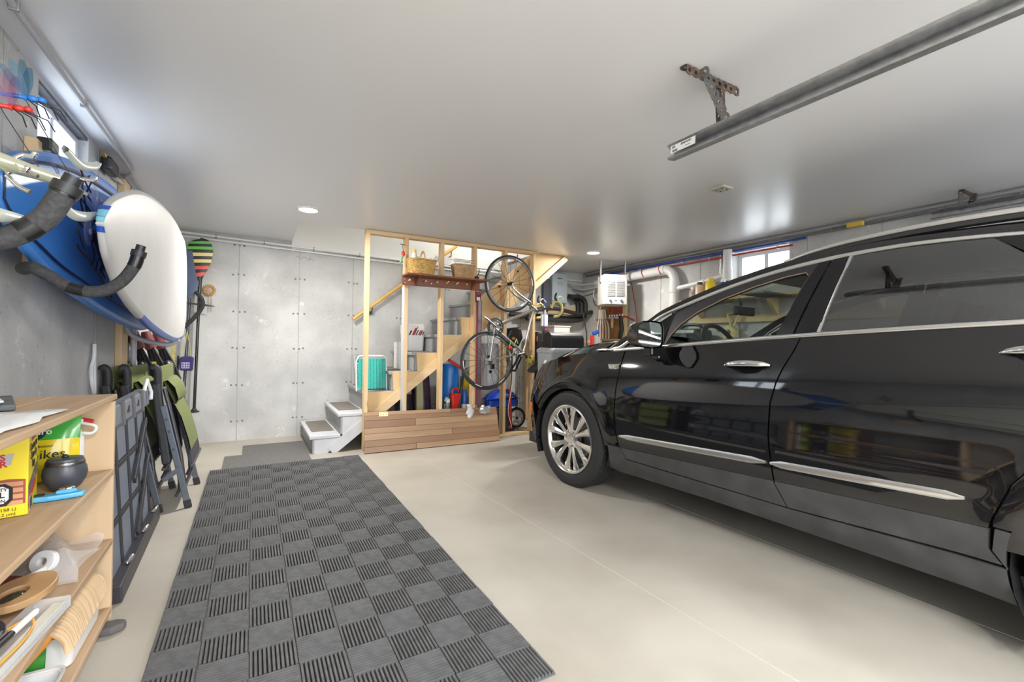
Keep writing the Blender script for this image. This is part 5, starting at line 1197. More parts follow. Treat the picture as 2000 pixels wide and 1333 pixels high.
for s in (-1,1): MB(X).tube([(.03*math.cos(a)-.02,s*.022+.018*math.sin(a),0) for a in [2*PI*k/16 for k in range(16)]],.006,7,closed=True).build('handle_loop',orange_pl,sc_,smooth=60)
MB(X).box(-.14,-.045,-.006,.006,-.002,.002).build('blades',steel,sc_)
MB().box(-.77,-.70,2.25,2.33,Z4,Z4+.12).build('yellow_carton',M('pale_yellow_card',(.72,.62,.12),.5),label='small yellow carton behind the mop head',cat='box',bevel=.003)
MB(Matrix.Translation((-.62,2.30,Z4+.118))).lathe([(0,0),(.03,.0),(.033,.01),(.033,.06),(.02,.075),(0,.075)],18).build('clear_jar',M('pale_jar',(.55,.56,.45),.2),label='small pale jar standing behind the cream mop head',cat='jar',smooth=50)
random.seed(5)
P=[(math.cos(a)*random.uniform(.05,.075),math.sin(a)*random.uniform(.03,.04)) for a in [2*PI*k/11 for k in range(11)]]
MB(Matrix.Translation((-.475,2.28,.0))).prism(P,.001,.03).build('flat_stone',M('dark_stone',(.12,.11,.11),.8,noise=(20,.4)),label='dark flat stone on the floor at the shelf foot',cat='stone',bevel=.008)
# ================================================================== BICYCLE hanging on the studs
BY=4.70
bk=thing('bicycle','silver road bicycle hung front wheel up on the stud wall','bicycle',(2.6,BY,.58))
FA=Vector((2.65,BY,1.837)); RA=Vector((2.36,BY,.925)); BB=Vector((2.435,BY,1.315)); SCl=Vector((2.845,BY,1.015)); HT=Vector((3.005,BY,1.555)); HB=Vector((2.93,BY,1.60))
silver=M('brushed_titanium',(.46,.45,.43),.32,.9); spoke_m=M('dark_spoke',(.06,.06,.06),.35,.8); tyre_b=M('bike_tyre',(.025,.025,.025),.6)
MB().tube([HT,BB],.021,12).build('down_tube',silver,bk,smooth=60); MB().tube([HT+Vector((-.03,0,-.03)),SCl],.0165,12).build('top_tube',silver,bk,smooth=60); MB().tube([BB,SCl+Vector((.0,0,0))],.017,12).build('seat_tube',silver,bk,smooth=60)
MB().tube([HT+Vector((.045,0,-.035)),HB],.020,12).build('head_tube',silver,bk,smooth=60)
for s in (-1,1):
    MB().tube([BB+Vector((0,s*.03,0)),RA+Vector((0,s*.062,0))],[.012,.008],8).build('chain_stay',silver,bk,smooth=60)
    MB().tube([SCl+Vector((0,s*.015,0)),RA+Vector((0,s*.062,0))],[.009,.007],8).build('seat_stay',silver,bk,smooth=60)
    MB().tube(cat_spline([HB+Vector((0,s*.018,0)),HB+Vector((-.03,s*.045,.03)),HB+Vector((-.16,s*.05,.10)),FA+Vector((.02,s*.05,-.06)),FA+Vector((0,s*.05,0))],5),[.014]*6+[.012]*8+[.009]*7,8).build('fork_blade',silver,bk,smooth=60)
def bwheel(c,nm):
    X=Matrix.Translation(c)@Matrix.Rotation(PI/2,4,'X'); n=56
    def ring(R,r,sx=1): return [Vector((R*math.cos(2*PI*k/n),R*math.sin(2*PI*k/n),0)) for k in range(n)]
    t_=MB(X).tube(ring(.327,0),.0125,10,closed=True,ref=(0,0,1)).build('tyre',tyre_b,bk,smooth=60)
    rm=MB(X).lathe([(.318,-.009),(.296,-.009),(.292,0),(.296,.009),(.318,.009)],n).build('wheel_rim',M('machined_rim',(.35,.35,.36),.25,.9),bk,smooth=40)
    for k in range(20):
        a=2*PI*k/20; b=a+(.5 if k%2 else -.5); z=.028 if k%4<2 else -.028
        MB(X).tube([(.018*math.cos(b),.018*math.sin(b),z),(.294*math.cos(a),.294*math.sin(a),0)],.0022,5).build('spoke',spoke_m,rm)
    MB(X).cyl((0,0,-.055),(0,0,.055),.009,n=10).cyl((0,0,-.034),(0,0,-.024),.022,n=14).cyl((0,0,.024),(0,0,.034),.022,n=14).cyl((0,0,-.03),(0,0,.03),.013,n=12).build('hub',M('black_hub',(.03,.03,.03),.3,.5),rm,smooth=40)
    for k in range(6):
        a0=2*PI*k/6; MB(X).tube([((.305)*math.cos(a0+.06*i),(.305)*math.sin(a0+.06*i),.0098) for i in range(6)],.005,5,sx=.3).build('rim_decal',white_pl,rm)
bwheel(FA,'front'); bwheel(RA,'rear')
X=Matrix.Translation(BB+Vector((0,-.045,0)))@Matrix.Rotation(PI/2,4,'X')
for R_,zz,nm in ((.105,.0,'chainring'),(.080,-.008,'chainring')):
    t_=MB(X); n=48
    t_.grid([[((R_+(.003 if k%2 else -.001))*math.cos(2*PI*k/n),(R_+(.003 if k%2 else -.001))*math.sin(2*PI*k/n),zz+q) for k in range(n)] if j in (0,3) else [(R_*.82*math.cos(2*PI*k/n),R_*.82*math.sin(2*PI*k/n),zz+q) for k in range(n)] for j,q in ((0,0),(1,0),(2,.003),(3,.003),(0,0))],close=True).build(nm,M('dark_chainring',(.12,.12,.12),.35,.9),bk)
for k in range(5): a=2*PI*k/5; MB(X).bar((.02*math.cos(a),.02*math.sin(a),.002),(.09*math.cos(a),.09*math.sin(a),.002),.016,.006,(0,0,1)).build('spider_arm',M('polished_crank',(.62,.62,.63),.2,1),bk)
MB().tube([BB+Vector((0,-.06,0)),BB+Vector((-.085,-.075,.06)),Vector((2.265,4.61,1.425))],[.016,.013,.012],8).cyl(Vector((2.265,4.62,1.425)),Vector((2.265,4.595,1.425)),.014).build('crank_arm',M('polished_crank',(.62,.62,.63),.2,1),bk,smooth=50)
MB().tube([BB+Vector((0,.05,0)),BB+Vector((.13,.07,-.11))],[.015,.012],8).build('crank_arm',M('polished_crank',(.62,.62,.63),.2,1),bk,smooth=50)
# derailleur and chain, brakes
MB().cbox((2.40,4.645,.86),(.045,.025,.06)).cyl((2.375,4.64,.80),(2.375,4.655,.80),.02).cyl((2.36,4.645,.96),(2.36,4.665,.96),.03).build('derailleur',M('black_hub',(.03,.03,.03),.3,.5),bk,bevel=.004)
MB(Matrix.Translation(RA+Vector((0,-.04,0)))@Matrix.Rotation(PI/2,4,'X')).lathe([(.012,0),(.05,0),(.05,.003),(.03,.02),(.012,.022)],24).build('cassette',M('steel_cog',(.4,.4,.4),.3,.9),bk,smooth=30)
MB().cbox((2.72,4.65,1.02),(.05,.05,.03)).tube([(2.70,4.66,1.03),(2.66,4.68,.99),(2.655,4.69,.95)],.006,6).build('brake_caliper',steel,bk,bevel=.004)
# seatpost, saddle with bag
MB().tube([SCl,SCl+Vector((.15,0,-.115))],.0135,10).build('seat_post',dark_metal,bk,smooth=60)
m=MB(); rows=[]; S0=Vector((3.02,BY,.865))
ax=Vector((.62,0,.78)).normalized(); nn=Vector((.78,0,-.62)).normalized()
for i in range(10):
    f=i/9; w=sm_interp([(0,.062),(.2,.070),(.45,.045),(.75,.020),(1,.014)],f); c=S0+ax*(-.11+.27*f)+nn*(.012*math.sin(PI*f))
    rows.append([c+Vector((0,-w,0))-nn*.02,c+Vector((0,-w*.8,0))+nn*.008,c+nn*.016,c+Vector((0,w*.8,0))+nn*.008,c+Vector((0,w,0))-nn*.02,c-nn*.022])
sd_=m.grid(rows,close=True).add(rows[0],[tuple(range(6))]).add(rows[-1],[tuple(range(6))]).build('saddle',M('black_saddle',(.02,.02,.022),.35),bk,smooth=60)
MB().grid([[r[1]+nn*.002,r[2]*.5+r[1]*.5+nn*.004] for r in rows[:6]]).build('yellow_panel',M('saddle_yellow',(.55,.48,.10),.5),sd_)
MB().cbox((2.925,4.70,.93),(.08,.06,.10)).build('saddle_bag',M('yellow_black_bag',(.45,.40,.05),.6,noise=(16,.95),ramp=(.49,.51)),bk,bevel=.015)
# handlebar: drops with yellow tape
yt=M('yellow_bar_tape',(.72,.62,.22),.6,noise=(40,.2)); 
MB().tube([HT+Vector((.02,0,-.02)),HT+Vector((.065,-.03,-.015)),HT+Vector((.085,-.05,.0))],.016,10).build('stem',dark_metal,bk,smooth=60)
for s in (-1,1):
    b=HT+Vector((.085,-.05,0)); y=s*.18
    MB().tube([b,b+Vector((0,y,0))],.013,10).build('bar_top',dark_metal,bk,smooth=60)
    P=cat_spline([b+Vector((0,y,0)),b+Vector((.025,y*1.05,.06)),b+Vector((.075,y*1.05,.085)),b+Vector((.135,y*1.05,.045)),b+Vector((.145,y*1.05,-.03)),b+Vector((.10,y*1.05,-.085)),b+Vector((.03,y*1.05,-.10))],5)
    MB().tube(P,.0155,10).build('drop_tape',yt,bk,smooth=60)
    MB().tube(cat_spline([P[9],P[9]+Vector((-.02,0,.05)),P[9]+Vector((.0,0,.10))],4),[.016]*4+[.013]*4+[.010],8).build('brake_hood',black_pl,bk,smooth=60)
    MB().tube(cat_spline([P[10]+Vector((0,-.01,.04)),P[10]+Vector((.04,-.01,.06)),P[10]+Vector((.09,-.01,.02))],4),.006,6).build('brake_lever',white_pl,bk,smooth=60)
    MB().tube(cat_spline([P[8],b+Vector((.0,y*.7,.10)),b+Vector((-.05,0,.05)),HB+Vector((-.02,0,.0))],5),.0025,5).build('cable',black_pl,bk)
MB().tube([(2.605,4.62,1.09),(2.62,4.60,1.16),(2.66,4.61,1.10),(2.69,4.6,1.18),(2.72,4.62,1.13)],.007,6).build('carabiner_lime',M('lime_wire',(.45,.75,.25),.4),label='lime and white wire hooks looped on the bicycle frame',cat='hook',smooth=60)
MB().ball((2.645,4.665,1.075),(.03,.016,.022),10,6).build('red_clip',red_pl,bk,smooth=60)
MB().tube(cat_spline([(2.73,4.797,2.10),(2.73,4.74,2.12),(2.73,4.69,2.15),(2.73,4.675,2.18),(2.73,4.69,2.19)],4),.007,7).build('bike_hook',M('red_vinyl_hook',(.5,.05,.04),.4),label='vinyl coated hook screwed to the stud above the bicycle',cat='hook',smooth=60)
# ================================================================== peg shelf contents
wick=M('golden_wicker',(.66,.40,.11),.55,noise=(30,.35)); wick2=M('brown_wicker',(.52,.32,.15),.6,noise=(30,.35))
def basket(label,cx,cy,w,d,h_,mat,handle,taper=.86):
    z=1.8445; o=thing('wicker_basket',label,'basket',(cx,cy,z))
    def rr(s,zz):
        out=[]
        for k in range(36):
            a=2*PI*k/36; ca,sa=math.cos(a),math.sin(a)
            out.append(Vector((cx+s*w/2*math.copysign(abs(ca)**.55,ca),cy+s*d/2*math.copysign(abs(sa)**.55,sa),zz)))
        return out
    n=11
    for i in range(n):
        f=(i+.5)/n; s=taper+(1-taper)*f; P=rr(s,z+.006+(h_-.012)*f)
        P=[p+(Vector((p.x-cx,p.y-cy,0)).normalized()*(.0035 if (k//1+i)%2 else -.0035)) for k,p in enumerate(P)]
        MB().tube(P,h_/n*.52,6,closed=True,sx=.45,ref=(1,0,0)).build('weave_strand',mat,o,smooth=60)
    MB().add(rr(taper,z+.003),[tuple(range(36))]).build('base',mat,o)
    MB().tube(rr(1.01,z+h_),.008,6,closed=True).build('rim',mat,o,smooth=60)
    if handle:
        P=[Vector((cx+.012,cy-d/2*math.cos(a)*.98,z+h_*.85+(.115+.0)*math.sin(a))) for a in [PI*k/16 for k in range(17)]]
        MB().tube(P,.015,6,sx=.3,ref=(1,0,0)).build('handle',wood('bent_oak',(.62,.38,.14),(.5,.28,.1),'z',14),o,smooth=60)
    return o
basket('golden wicker basket with a hoop handle full of bottles on the peg shelf',1.552,4.69,.30,.17,.155,wick,True)
basket('shorter brown wicker basket holding a wire rack on the peg shelf',2.035,4.69,.26,.17,.145,wick2,False,.80)
for i,(x,y,z1,r,c_,cc) in enumerate(((1.465,4.66,2.10,.028,white_pl,yellow_pl),(1.52,4.70,2.04,.03,white_pl,white_pl),(1.585,4.72,2.03,.028,M('purple_can',(.10,.06,.2),.4),black_pl),(1.635,4.67,2.03,.026,yellow_pl,white_pl))):
    o=thing('spray_can',['white can with yellow cap standing in the golden basket','short white bottle in the golden basket','dark purple can in the golden basket','yellow bottle in the golden basket'][i],'bottle',(x,y,1.85))
    MB(Matrix.Translation((x,y,0))).lathe([(0,1.862),(r,1.863),(r,z1-.045),(r*.7,z1-.03)],18).build('can_body',c_,o,smooth=50); MB(Matrix.Translation((x,y,0))).lathe([(r*.75,z1-.032),(r*.75,z1),(0,z1+.002)],16).build('cap',cc,o,smooth=50)
o=thing('tilted_bottle','white bottle leaning out of the golden basket to the right','bottle',(1.66,4.70,1.90))
MB().cyl((1.665,4.70,1.93),(1.72,4.69,2.04),.024,n=14).cyl((1.72,4.69,2.04),(1.735,4.687,2.068),.016,n=12).build('bottle_body',white_pl,o,smooth=50)
o=thing('wire_rack','small silver wire rack sitting in the brown basket','rack',(2.03,4.69,1.97))
for k in range(9): MB().tube([(1.92+.027*k,4.63,1.985),(1.915+.027*k,4.64,2.045),(1.915+.027*k,4.73,2.05),(1.92+.027*k,4.745,1.985)],.0022,5).build('wire',steel,o)
for z,y in ((2.047,4.635),(2.052,4.735),(2.02,4.633)): MB().tube([(1.905,y,z),(2.15,y,z)],.003,5).build('wire',steel,o)
MB().box(1.93,2.13,4.65,4.72,1.90,2.0).build('clear_tray',clear_pl,label='clear plastic tray under the wire rack in the brown basket',cat='tray',bevel=.008)
o=thing('bar_clamp','black clamp with wooden jaw at the end of the peg shelf','clamp',(2.215,4.67,1.845))
MB().box(2.20,2.262,4.65,4.68,1.846,1.89).build('wood_jaw',pine_x,o,bevel=.003); MB().ball((2.185,4.64,1.865),(.03,.02,.018),10,6).build('clamp_body',black_pl,o,smooth=60); MB().tube(cat_spline([(2.19,4.645,1.88),(2.21,4.64,1.93),(2.205,4.64,1.97)],4),.005,6).build('lever',black_pl,o,smooth=60)
o=thing('saw_card','maroon and white retail card hanging from the last peg','card',(2.27,4.77,1.6))
MB().box(2.236,2.306,4.775,4.785,1.598,1.755).build('card',M('maroon_card',(.16,.02,.03),.5),o); MB().box(2.248,2.292,4.7735,4.775,1.62,1.66).build('white_label',white_pl,o)
lettering('Cherry',.022,white_ink,o,frame((2.271,4.774,1.725),(1,0,0),(0,0,1))); lettering('RED',.018,M('pink_ink',(.7,.3,.35),.6),o,frame((2.271,4.774,1.695),(1,0,0),(0,0,1)))
o=thing('spirit_level','long maroon edged aluminium level standing by the third stud','level',(2.285,4.78,.02))
MB().box(2.262,2.300,4.755,4.782,.41,1.62).build('web',M('grey_alu',(.30,.29,.30),.35,.7),o); MB().box(2.250,2.262,4.752,4.785,.41,1.62).box(2.300,2.306,4.752,4.785,.41,1.62).build('edge',M('maroon_edge',(.25,.03,.06),.4),o)
o=thing('key_cord','red and green cord toy hanging from the second stud','cord',(1.335,4.78,2.0))
MB().cyl((1.405,4.79,2.165),(1.345,4.77,2.165),.004).build('nail',dark_metal,o); MB().ball((1.375,4.76,2.065),(.02,.018,.03),10,6).build('red_knob',red_pl,o,smooth=60); MB().tube([(1.37,4.76,2.05),(1.345,4.755,1.96)],.012,7).build('green_grip',M('sage_green',(.22,.42,.28),.5),o,smooth=60); MB().tube([(1.375,4.765,2.09),(1.37,4.775,2.165)],.0025,5).build('string',black_pl,o)
# ================================================================== on the stairs
tq=thing('turquoise_lounger','folded turquoise webbed lounge chair standing on the stairs','chair',(1.14,5.07,.60))
tz=M('turquoise_webbing',(.03,.42,.36),.6); X=frame((.975,5.05,.612),(1,-.0,0),(0,.12,1))@Matrix.Diagonal((.80,1,1,1))
for k in range(9): MB(X).box(.03+.040*k,.064+.040*k,.0,.33,-.004,.004).build('web_strap',tz,tq)
for k in range(6): MB(X).box(.0,.40,.02+.053*k,.058+.053*k,-.007,-.0045).build('web_strap',tz,tq)
MB(X).tube([(.0,-.02,0),(.0,.30,0),(.03,.35,0),(.06,.358,0),(.36,.358,0),(.40,.33,0),(.40,-.02,0)],.011,8).build('frame_tube',M('white_tube',(.75,.76,.76),.3),tq,smooth=60)
for i,(x,l_) in enumerate(((1.075,'left one of two bright metal tubes standing on the third step'),(1.112,'right one of two bright metal tubes standing on the third step'))):
    MB().cyl((x+.015,5.70,.602),(x,5.76,.965),.013,n=12).build('metal_tube',steel,label=l_,cat='tube',smooth=50)
ck=thing('lettered_box','white rounded plastic box with slanted red and black lettering on the stairs','box',(1.76,5.45,1.01))
rows=[]
def rrx(s,z,lx,ly,cx,cy,r=.04):
    out=[]
    for qx,qy,a0 in ((1,1,0),(-1,1,PI/2),(-1,-1,PI),(1,-1,1.5*PI)):
        for k in range(5): a=a0+PI/2*k/4; out.append((cx+s*(qx*(lx/2-r)+r*math.cos(a)),cy+s*(qy*(ly/2-r)+r*math.sin(a)),z))
    return out
cz=1.021
MB().grid([rrx(.93,cz,.225,.30,1.708,5.47),rrx(1,cz+.2,.225,.30,1.708,5.47)],close=True).add(rrx(.93,cz,.225,.30,1.708,5.47),[tuple(range(20))]).build('body',white_pl,ck,smooth=40)
MB().grid([rrx(1.03,cz+.2,.225,.30,1.708,5.47),rrx(1.04,cz+.30,.225,.30,1.708,5.47),rrx(.95,cz+.325,.225,.30,1.708,5.47)],close=True).add(rrx(.95,cz+.325,.225,.30,1.708,5.47),[tuple(range(20))]).build('lid',white_pl,ck,smooth=40)
X=frame((1.70,5.310,cz+.235),(1,0,0),(0,0,1))

for k,(x,w_,h_,mm) in enumerate(((-.085,.018,.055,black_ink),(-.045,.022,.085,red_ink),(-.022,.008,.10,black_ink),(.0,.012,.06,black_ink),(.032,.020,.058,red_ink),(.055,.010,.06,black_ink),(.078,.012,.045,black_ink))): MB(X).prism([(x,-.045),(x+w_,-.045),(x+w_+h_*.45,-.045+h_),(x+h_*.45,-.045+h_)],.0002,.0012).build('lettering',mm,ck)
bxw=thing('lettered_carton','white carton with red print behind the second stud','box',(1.52,5.3,.813))
MB().box(1.465,1.572,5.20,5.40,cz-.208,cz+.10).build('carton',white_pl,bxw,bevel=.004); lettering('lb',.07,red_ink,bxw,frame((1.535,5.1985,cz+.03),(1,0,0),(0,0,1)),bold=True); lettering('ice',.03,red_ink,bxw,frame((1.535,5.1985,cz-.03),(1,0,0),(0,0,1)),bold=True)
# ================================================================== under the stairs
bt=thing('blue_drum','tall blue plastic drum with red strap under the stairs','drum',(2.09,5.2,0))
MB(Matrix.Translation((2.10,5.22,0))).lathe([(0,.30),(.115,.301),(.12,.32),(.12,.80),(.10,.86),(.03,.87),(0,.87)],28).build('drum_shell',M('drum_blue',(.01,.16,.55),.35),bt,smooth=50)
MB(Matrix.Translation((2.10,5.22,0))).lathe([(0,0),(.14,.001),(.14,.299),(0,.3)],24).build('stand',M('dark_crate',(.05,.05,.05),.6),bt,smooth=40)
MB().bar((2.04,5.09,.92),(2.20,5.09,.82),.03,.035).build('red_strap',red_pl,bt)
rc=thing('fuel_can','translucent red fuel can standing beside the blue drum','can',(2.09,4.99,.30))
MB().box(2.035,2.15,4.95,5.04,.31,.53).build('can_body',M('red_can',(.65,.03,.02),.25),rc,bevel=.02); MB().tube(cat_spline([(2.05,4.995,.53),(2.06,4.995,.575),(2.11,4.995,.585),(2.135,4.995,.54)],4),.012,8).build('handle',M('red_can',(.65,.03,.02),.25),rc,smooth=60); MB().cyl((2.14,4.99,.53),(2.16,4.98,.57),.012).build('cap',black_pl,rc)
MB().box(1.88,2.19,4.92,5.08,.002,.308).build('storage_crate',M('dark_tote',(.06,.07,.08),.5),label='dark tote under the fuel can behind the plank panel',cat='tote',bevel=.01)
o=thing('camp_stove_can','green and white gas canister left of the fuel can','canister',(2.0,5.0,.31)); MB(Matrix.Translation((1.985,4.985,0))).lathe([(0,.31),(.036,.311),(.036,.46),(.02,.49),(0,.49)],20).build('canister_body',M('green_grey_print',(.25,.35,.30),.4,noise=(20,.6)),o,smooth=50); MB().box(1.965,2.005,4.947,4.950,.43,.47).build('label_patch',white_pl,o)
MB().tube([(2.215,5.02,.92),(2.16,4.98,.55),(2.115,4.94,.30),(2.08,4.93,.03)],.016,8).build('black_pole',black_pl,label='black pole slanting between the fuel can and the yellow pails',cat='pole',smooth=60)
def pail(lb_,x,y,z0,r,h_,bodym,bandm):
    o=thing('pail',lb_,'pail',(x,y,z0)); X=Matrix.Translation((x,y,z0))
    MB(X).lathe([(0,0),(r*.9,.001),(r*.94,h_*.45)],28).build('pail_shell',bodym,o,smooth=50)
    MB(X).lathe([(r*.941,h_*.12),(r*.955,h_*.12),(r*.965,h_*.42),(r*.951,h_*.42)],28).build('label_band',bandm,o,smooth=40)
    MB(X).lathe([(r*.94,h_*.45),(r,h_*.96)],28).build('pail_upper',yellow_pl,o,smooth=50)
    MB(X).lathe([(r*1.03,h_*.93),(r*1.03,h_),(0,h_+.002)],28).build('lid',white_pl,o,smooth=40)
    return o
pail('yellow and white pail with printed label behind the bicycle wheel',2.33,5.17,.30,.10,.42,white_pl,M('pale_print',(.60,.62,.58),.5,noise=(22,.5)))
pail('tall yellow pail with white lid behind the bicycle wheel',2.45,5.37,.30,.085,.50,yellow_pl,M('lime_print',(.55,.60,.05),.5))
MB().box(2.225,2.53,5.0,5.47,.002,.298).build('storage_crate',M('grey_tote',(.25,.26,.27),.5),label='grey tote carrying the yellow pails behind the plank panel',cat='tote',bevel=.01)
o=thing('paint_tin','small blue and white tin right of the fuel can','tin',(2.19,4.97,.31)); MB(Matrix.Translation((2.205,4.985,0))).lathe([(0,.31),(.035,.311),(.035,.45),(0,.451)],20).build('tin_body',white_pl,o,smooth=40); MB(Matrix.Translation((2.205,4.985,0))).lathe([(.0355,.40),(.0355,.55),(.02,.57),(0,.57)],20).build('blue_top',blue_pl,o,smooth=40)
o=thing('water_heater','tall white water heater cylinder behind the studs','heater',(2.68,5.30,0)); MB(Matrix.Translation((2.68,5.30,0))).lathe([(0,.02),(.13,.021),(.14,.04),(.14,1.08),(.12,1.12),(0,1.13)],32).build('tank',M('white_enamel',(.66,.67,.70),.35),o,smooth=50); MB(Matrix.Translation((2.68,5.30,0))).lathe([(.142,.35),(.142,.36)],32).build('seam_band',galv,o)
MB().box(2.84,2.90,5.12,5.16,.02,1.02).build('white_post',white_pl,label='white square post beside the water heater cylinder',cat='post',bevel=.004)
bg=thing('soil_bag','dark purple bag of soil with maroon label leaning under the stairs','bag',(1.80,5.1,0))
R_=bagmesh(-.11,.11,0,.80,.16); X=frame((1.74,5.08,.01),(1,-.1,.05),(.10,.10,1))
MB(X).grid(R_).build('film',M('dark_purple_film',(.05,.025,.05),.3,noise=(9,.6)),bg,smooth=180); MB(X).grid([[(p[0],p[1],-p[2]) for p in r] for r in R_]).build('film_back',black_pl,bg,smooth=180)
MB(X@Matrix.Rotation(.5,4,'Z')).box(.24,.42,.60,.68,-.01,.085).build('label_patch',M('maroon_label',(.42,.03,.08),.5),bg); lettering('SOIL',.055,white_ink,bg,X@Matrix.Rotation(.5,4,'Z')@Matrix.Translation((.33,.64,.088)))
bg2=thing('soil_bag','black bag leaning at the low end under the stairs','bag',(1.52,5.1,0)); R_=bagmesh(-.10,.10,0,.52,.14); X=frame((1.50,5.06,.01),(1,0,0),(.05,.10,1)); MB(X).grid(R_).build('film',M('black_film',(.035,.035,.05),.3,noise=(9,.5)),bg2,smooth=180); MB(X).grid([[(p[0],p[1],-p[2]) for p in r] for r in R_]).build('film_back',black_pl,bg2,smooth=180)
MB().bar((1.66,5.0,.02),(1.655,5.02,.72),.075,.05,(0,1,0)).build('green_post',M('treated_lumber',(.36,.36,.20),.7,noise=(12,.25),stretch=(1,1,.1)),label='greenish treated wood post under the stairs',cat='post',bevel=.004)
MB().tube(cat_spline([(1.80,4.95,.42),(1.90,4.94,.44),(1.95,4.95,.43),(1.90,4.96,.40),(1.80,4.97,.35),(1.78,4.97,.02)],4),.009,7).build('black_tool',black_pl,label='thin black curved tool in front of the purple bag',cat='tool',smooth=60)
# crumpled plastic on the plank panel
random.seed(21)
def crumple(lb_,c,sx_,sz,mat):
    rows=[]
    for i in range(9):
        rows.append([(c[0]+sx_*(j/6-.5)*(1-.4*abs(i/8-.5))+random.uniform(-.012,.012),c[1]-.02*math.sin(PI*j/6)+random.uniform(-.012,.006),c[2]+sz*(.5-i/8)+random.uniform(-.008,.008)) for j in range(7)])
    MB().grid(rows).build('crumpled_film',mat,label=lb_,cat='plastic wrap',smooth=40)
crumple('crumpled white plastic sheet draped over the plank panel edge',(2.165,4.735,.345),.09,.16,M('white_film',(.75,.75,.74),.25,alpha=.85))
crumple('crumpled clear and silver plastic wrap at the panel end',(2.36,4.735,.355),.15,.09,M('silver_film',(.62,.62,.62),.12,.5))
# blue tarp, hand truck wheel, pump
bl=thing('blue_tarp','folded blue tarp heap behind the right studs','tarp',(2.72,5.0,.3))
rows=[]
for i in range(9):
    f=i/8; rows.append([(2.50+.46*f,4.93+.20*j/6,.42+.14*math.sin(PI*f)**.7*math.sin(PI*(.12+.76*j/6))+random.uniform(-.014,.014)) for j in range(7)])
MB().grid(rows).build('tarp_top',M('tarp_blue',(.01,.06,.50),.3,coat=.3),bl,smooth=70); MB().box(2.52,2.94,4.95,5.11,.33,.43).build('tarp_fold',M('tarp_blue',(.01,.06,.50),.3),bl,bevel=.03)
MB().box(2.60,2.80,4.94,5.12,.0405,.328).build('storage_crate',M('black_tote',(.03,.03,.035),.5),label='black tote under the blue tarp',cat='tote',bevel=.01)
pp=thing('floor_pump','red floor pump standing between the right studs','pump',(2.83,4.95,.04))
MB().cyl((2.832,4.95,.06),(2.805,4.95,.56),.018,n=14).build('barrel',M('pump_red',(.60,.02,.02),.25,coat=.5),pp,smooth=50); MB().cyl((2.805,4.95,.56),(2.792,4.95,.78),.008).build('rod',steel,pp,smooth=50); MB().cyl((2.70,4.95,.785),(2.885,4.95,.785),.013).build('handle',black_pl,pp,smooth=50); MB().box(2.74,2.94,4.92,4.98,.040,.06).build('foot_plate',black_pl,pp,bevel=.006); MB().tube(cat_spline([(2.83,4.93,.08),(2.76,4.90,.30),(2.80,4.90,.55),(2.83,4.93,.66)],5),.006,7).build('hose',white_pl,pp,smooth=60)
hw=thing('hand_truck','hand cart with a grey spoked wheel standing between the right studs','cart',(2.95,5.0,.04))
X=Matrix.Translation((2.952,5.03,.175))@Matrix.Rotation(PI/2,4,'X')
MB(X).tube([(.115*math.cos(2*PI*k/36),.115*math.sin(2*PI*k/36),0) for k in range(36)],.020,10,closed=True,ref=(0,0,1)).build('tyre',tyre_b,hw,smooth=60)
sr=MB(X).lathe([(.100,-.012),(.085,-.012),(.085,.012),(.100,.012)],36).build('wheel_rim',M('grey_wheel',(.55,.55,.55),.4),hw,smooth=40)
for k in range(5): a=2*PI*k/5+.3; MB(X).bar((.01*math.cos(a),.01*math.sin(a),.012),(.092*math.cos(a),.092*math.sin(a),.010),.030,.012,(0,0,1)).build('spoke',MT['grey_wheel'],sr,bevel=.003)
MB(X).cyl((0,0,.0),(0,0,.02),.018,n=12).build('hub_cap',black_pl,sr)
MB().cyl((2.985,5.07,.10),(2.975,5.07,1.05),.019,n=12).build('frame_tube',M('cart_alu',(.45,.45,.46),.3,.9),hw,smooth=50); MB().cyl((3.02,5.05,1.0),(2.80,4.99,.72),.012).cyl((2.90,4.98,.78),(3.02,5.04,.95),.012).build('frame_bar',black_pl,hw,smooth=50)
MB().box(2.86,3.05,4.92,5.0,.040,.058).build('wood_scrap',pine_x,label='pine scrap lying on the bottom plate by the cart wheel',cat='block',bevel=.003)
for i in range(6):
    x=3.0+.022*i; MB().tube([(x-.10,5.30,.02),(x-.02,5.38,1.25)],.010,7).build('garden_handle',[black_pl,M('ash_handle',(.55,.42,.26),.6),M('dark_handle',(.12,.10,.08),.6)][i%3],label=['black garden tool handle leftmost in the bundle','ash wood tool handle second in the bundle','dark brown tool handle third in the bundle','black garden tool handle fourth in the bundle','ash wood tool handle fifth in the bundle','dark brown tool handle rightmost in the bundle'][i],cat='handle',smooth=50)
bp=thing('backpack_blower','black and orange blower hanging behind the bicycle frame','blower',(2.93,5.10,1.05))
MB().prism([(2.74,1.15),(2.82,1.32),(2.98,1.34),(3.01,1.2),(2.95,1.08),(2.84,1.06)],4.97,5.14,Matrix(((1,0,0,0),(0,0,1,0),(0,1,0,0),(0,0,0,1)))).build('housing',black_pl,bp,bevel=.03); MB().ball((2.86,4.965,1.19),(.03,.012,.02),10,6).build('orange_cap',orange_pl,bp,smooth=60); MB().tube(cat_spline([(2.84,5.0,1.08),(2.80,5.0,.98),(2.84,5.0,.84)],4),.035,10).build('tube',M('olive_tube',(.22,.20,.14),.6),bp,smooth=60)
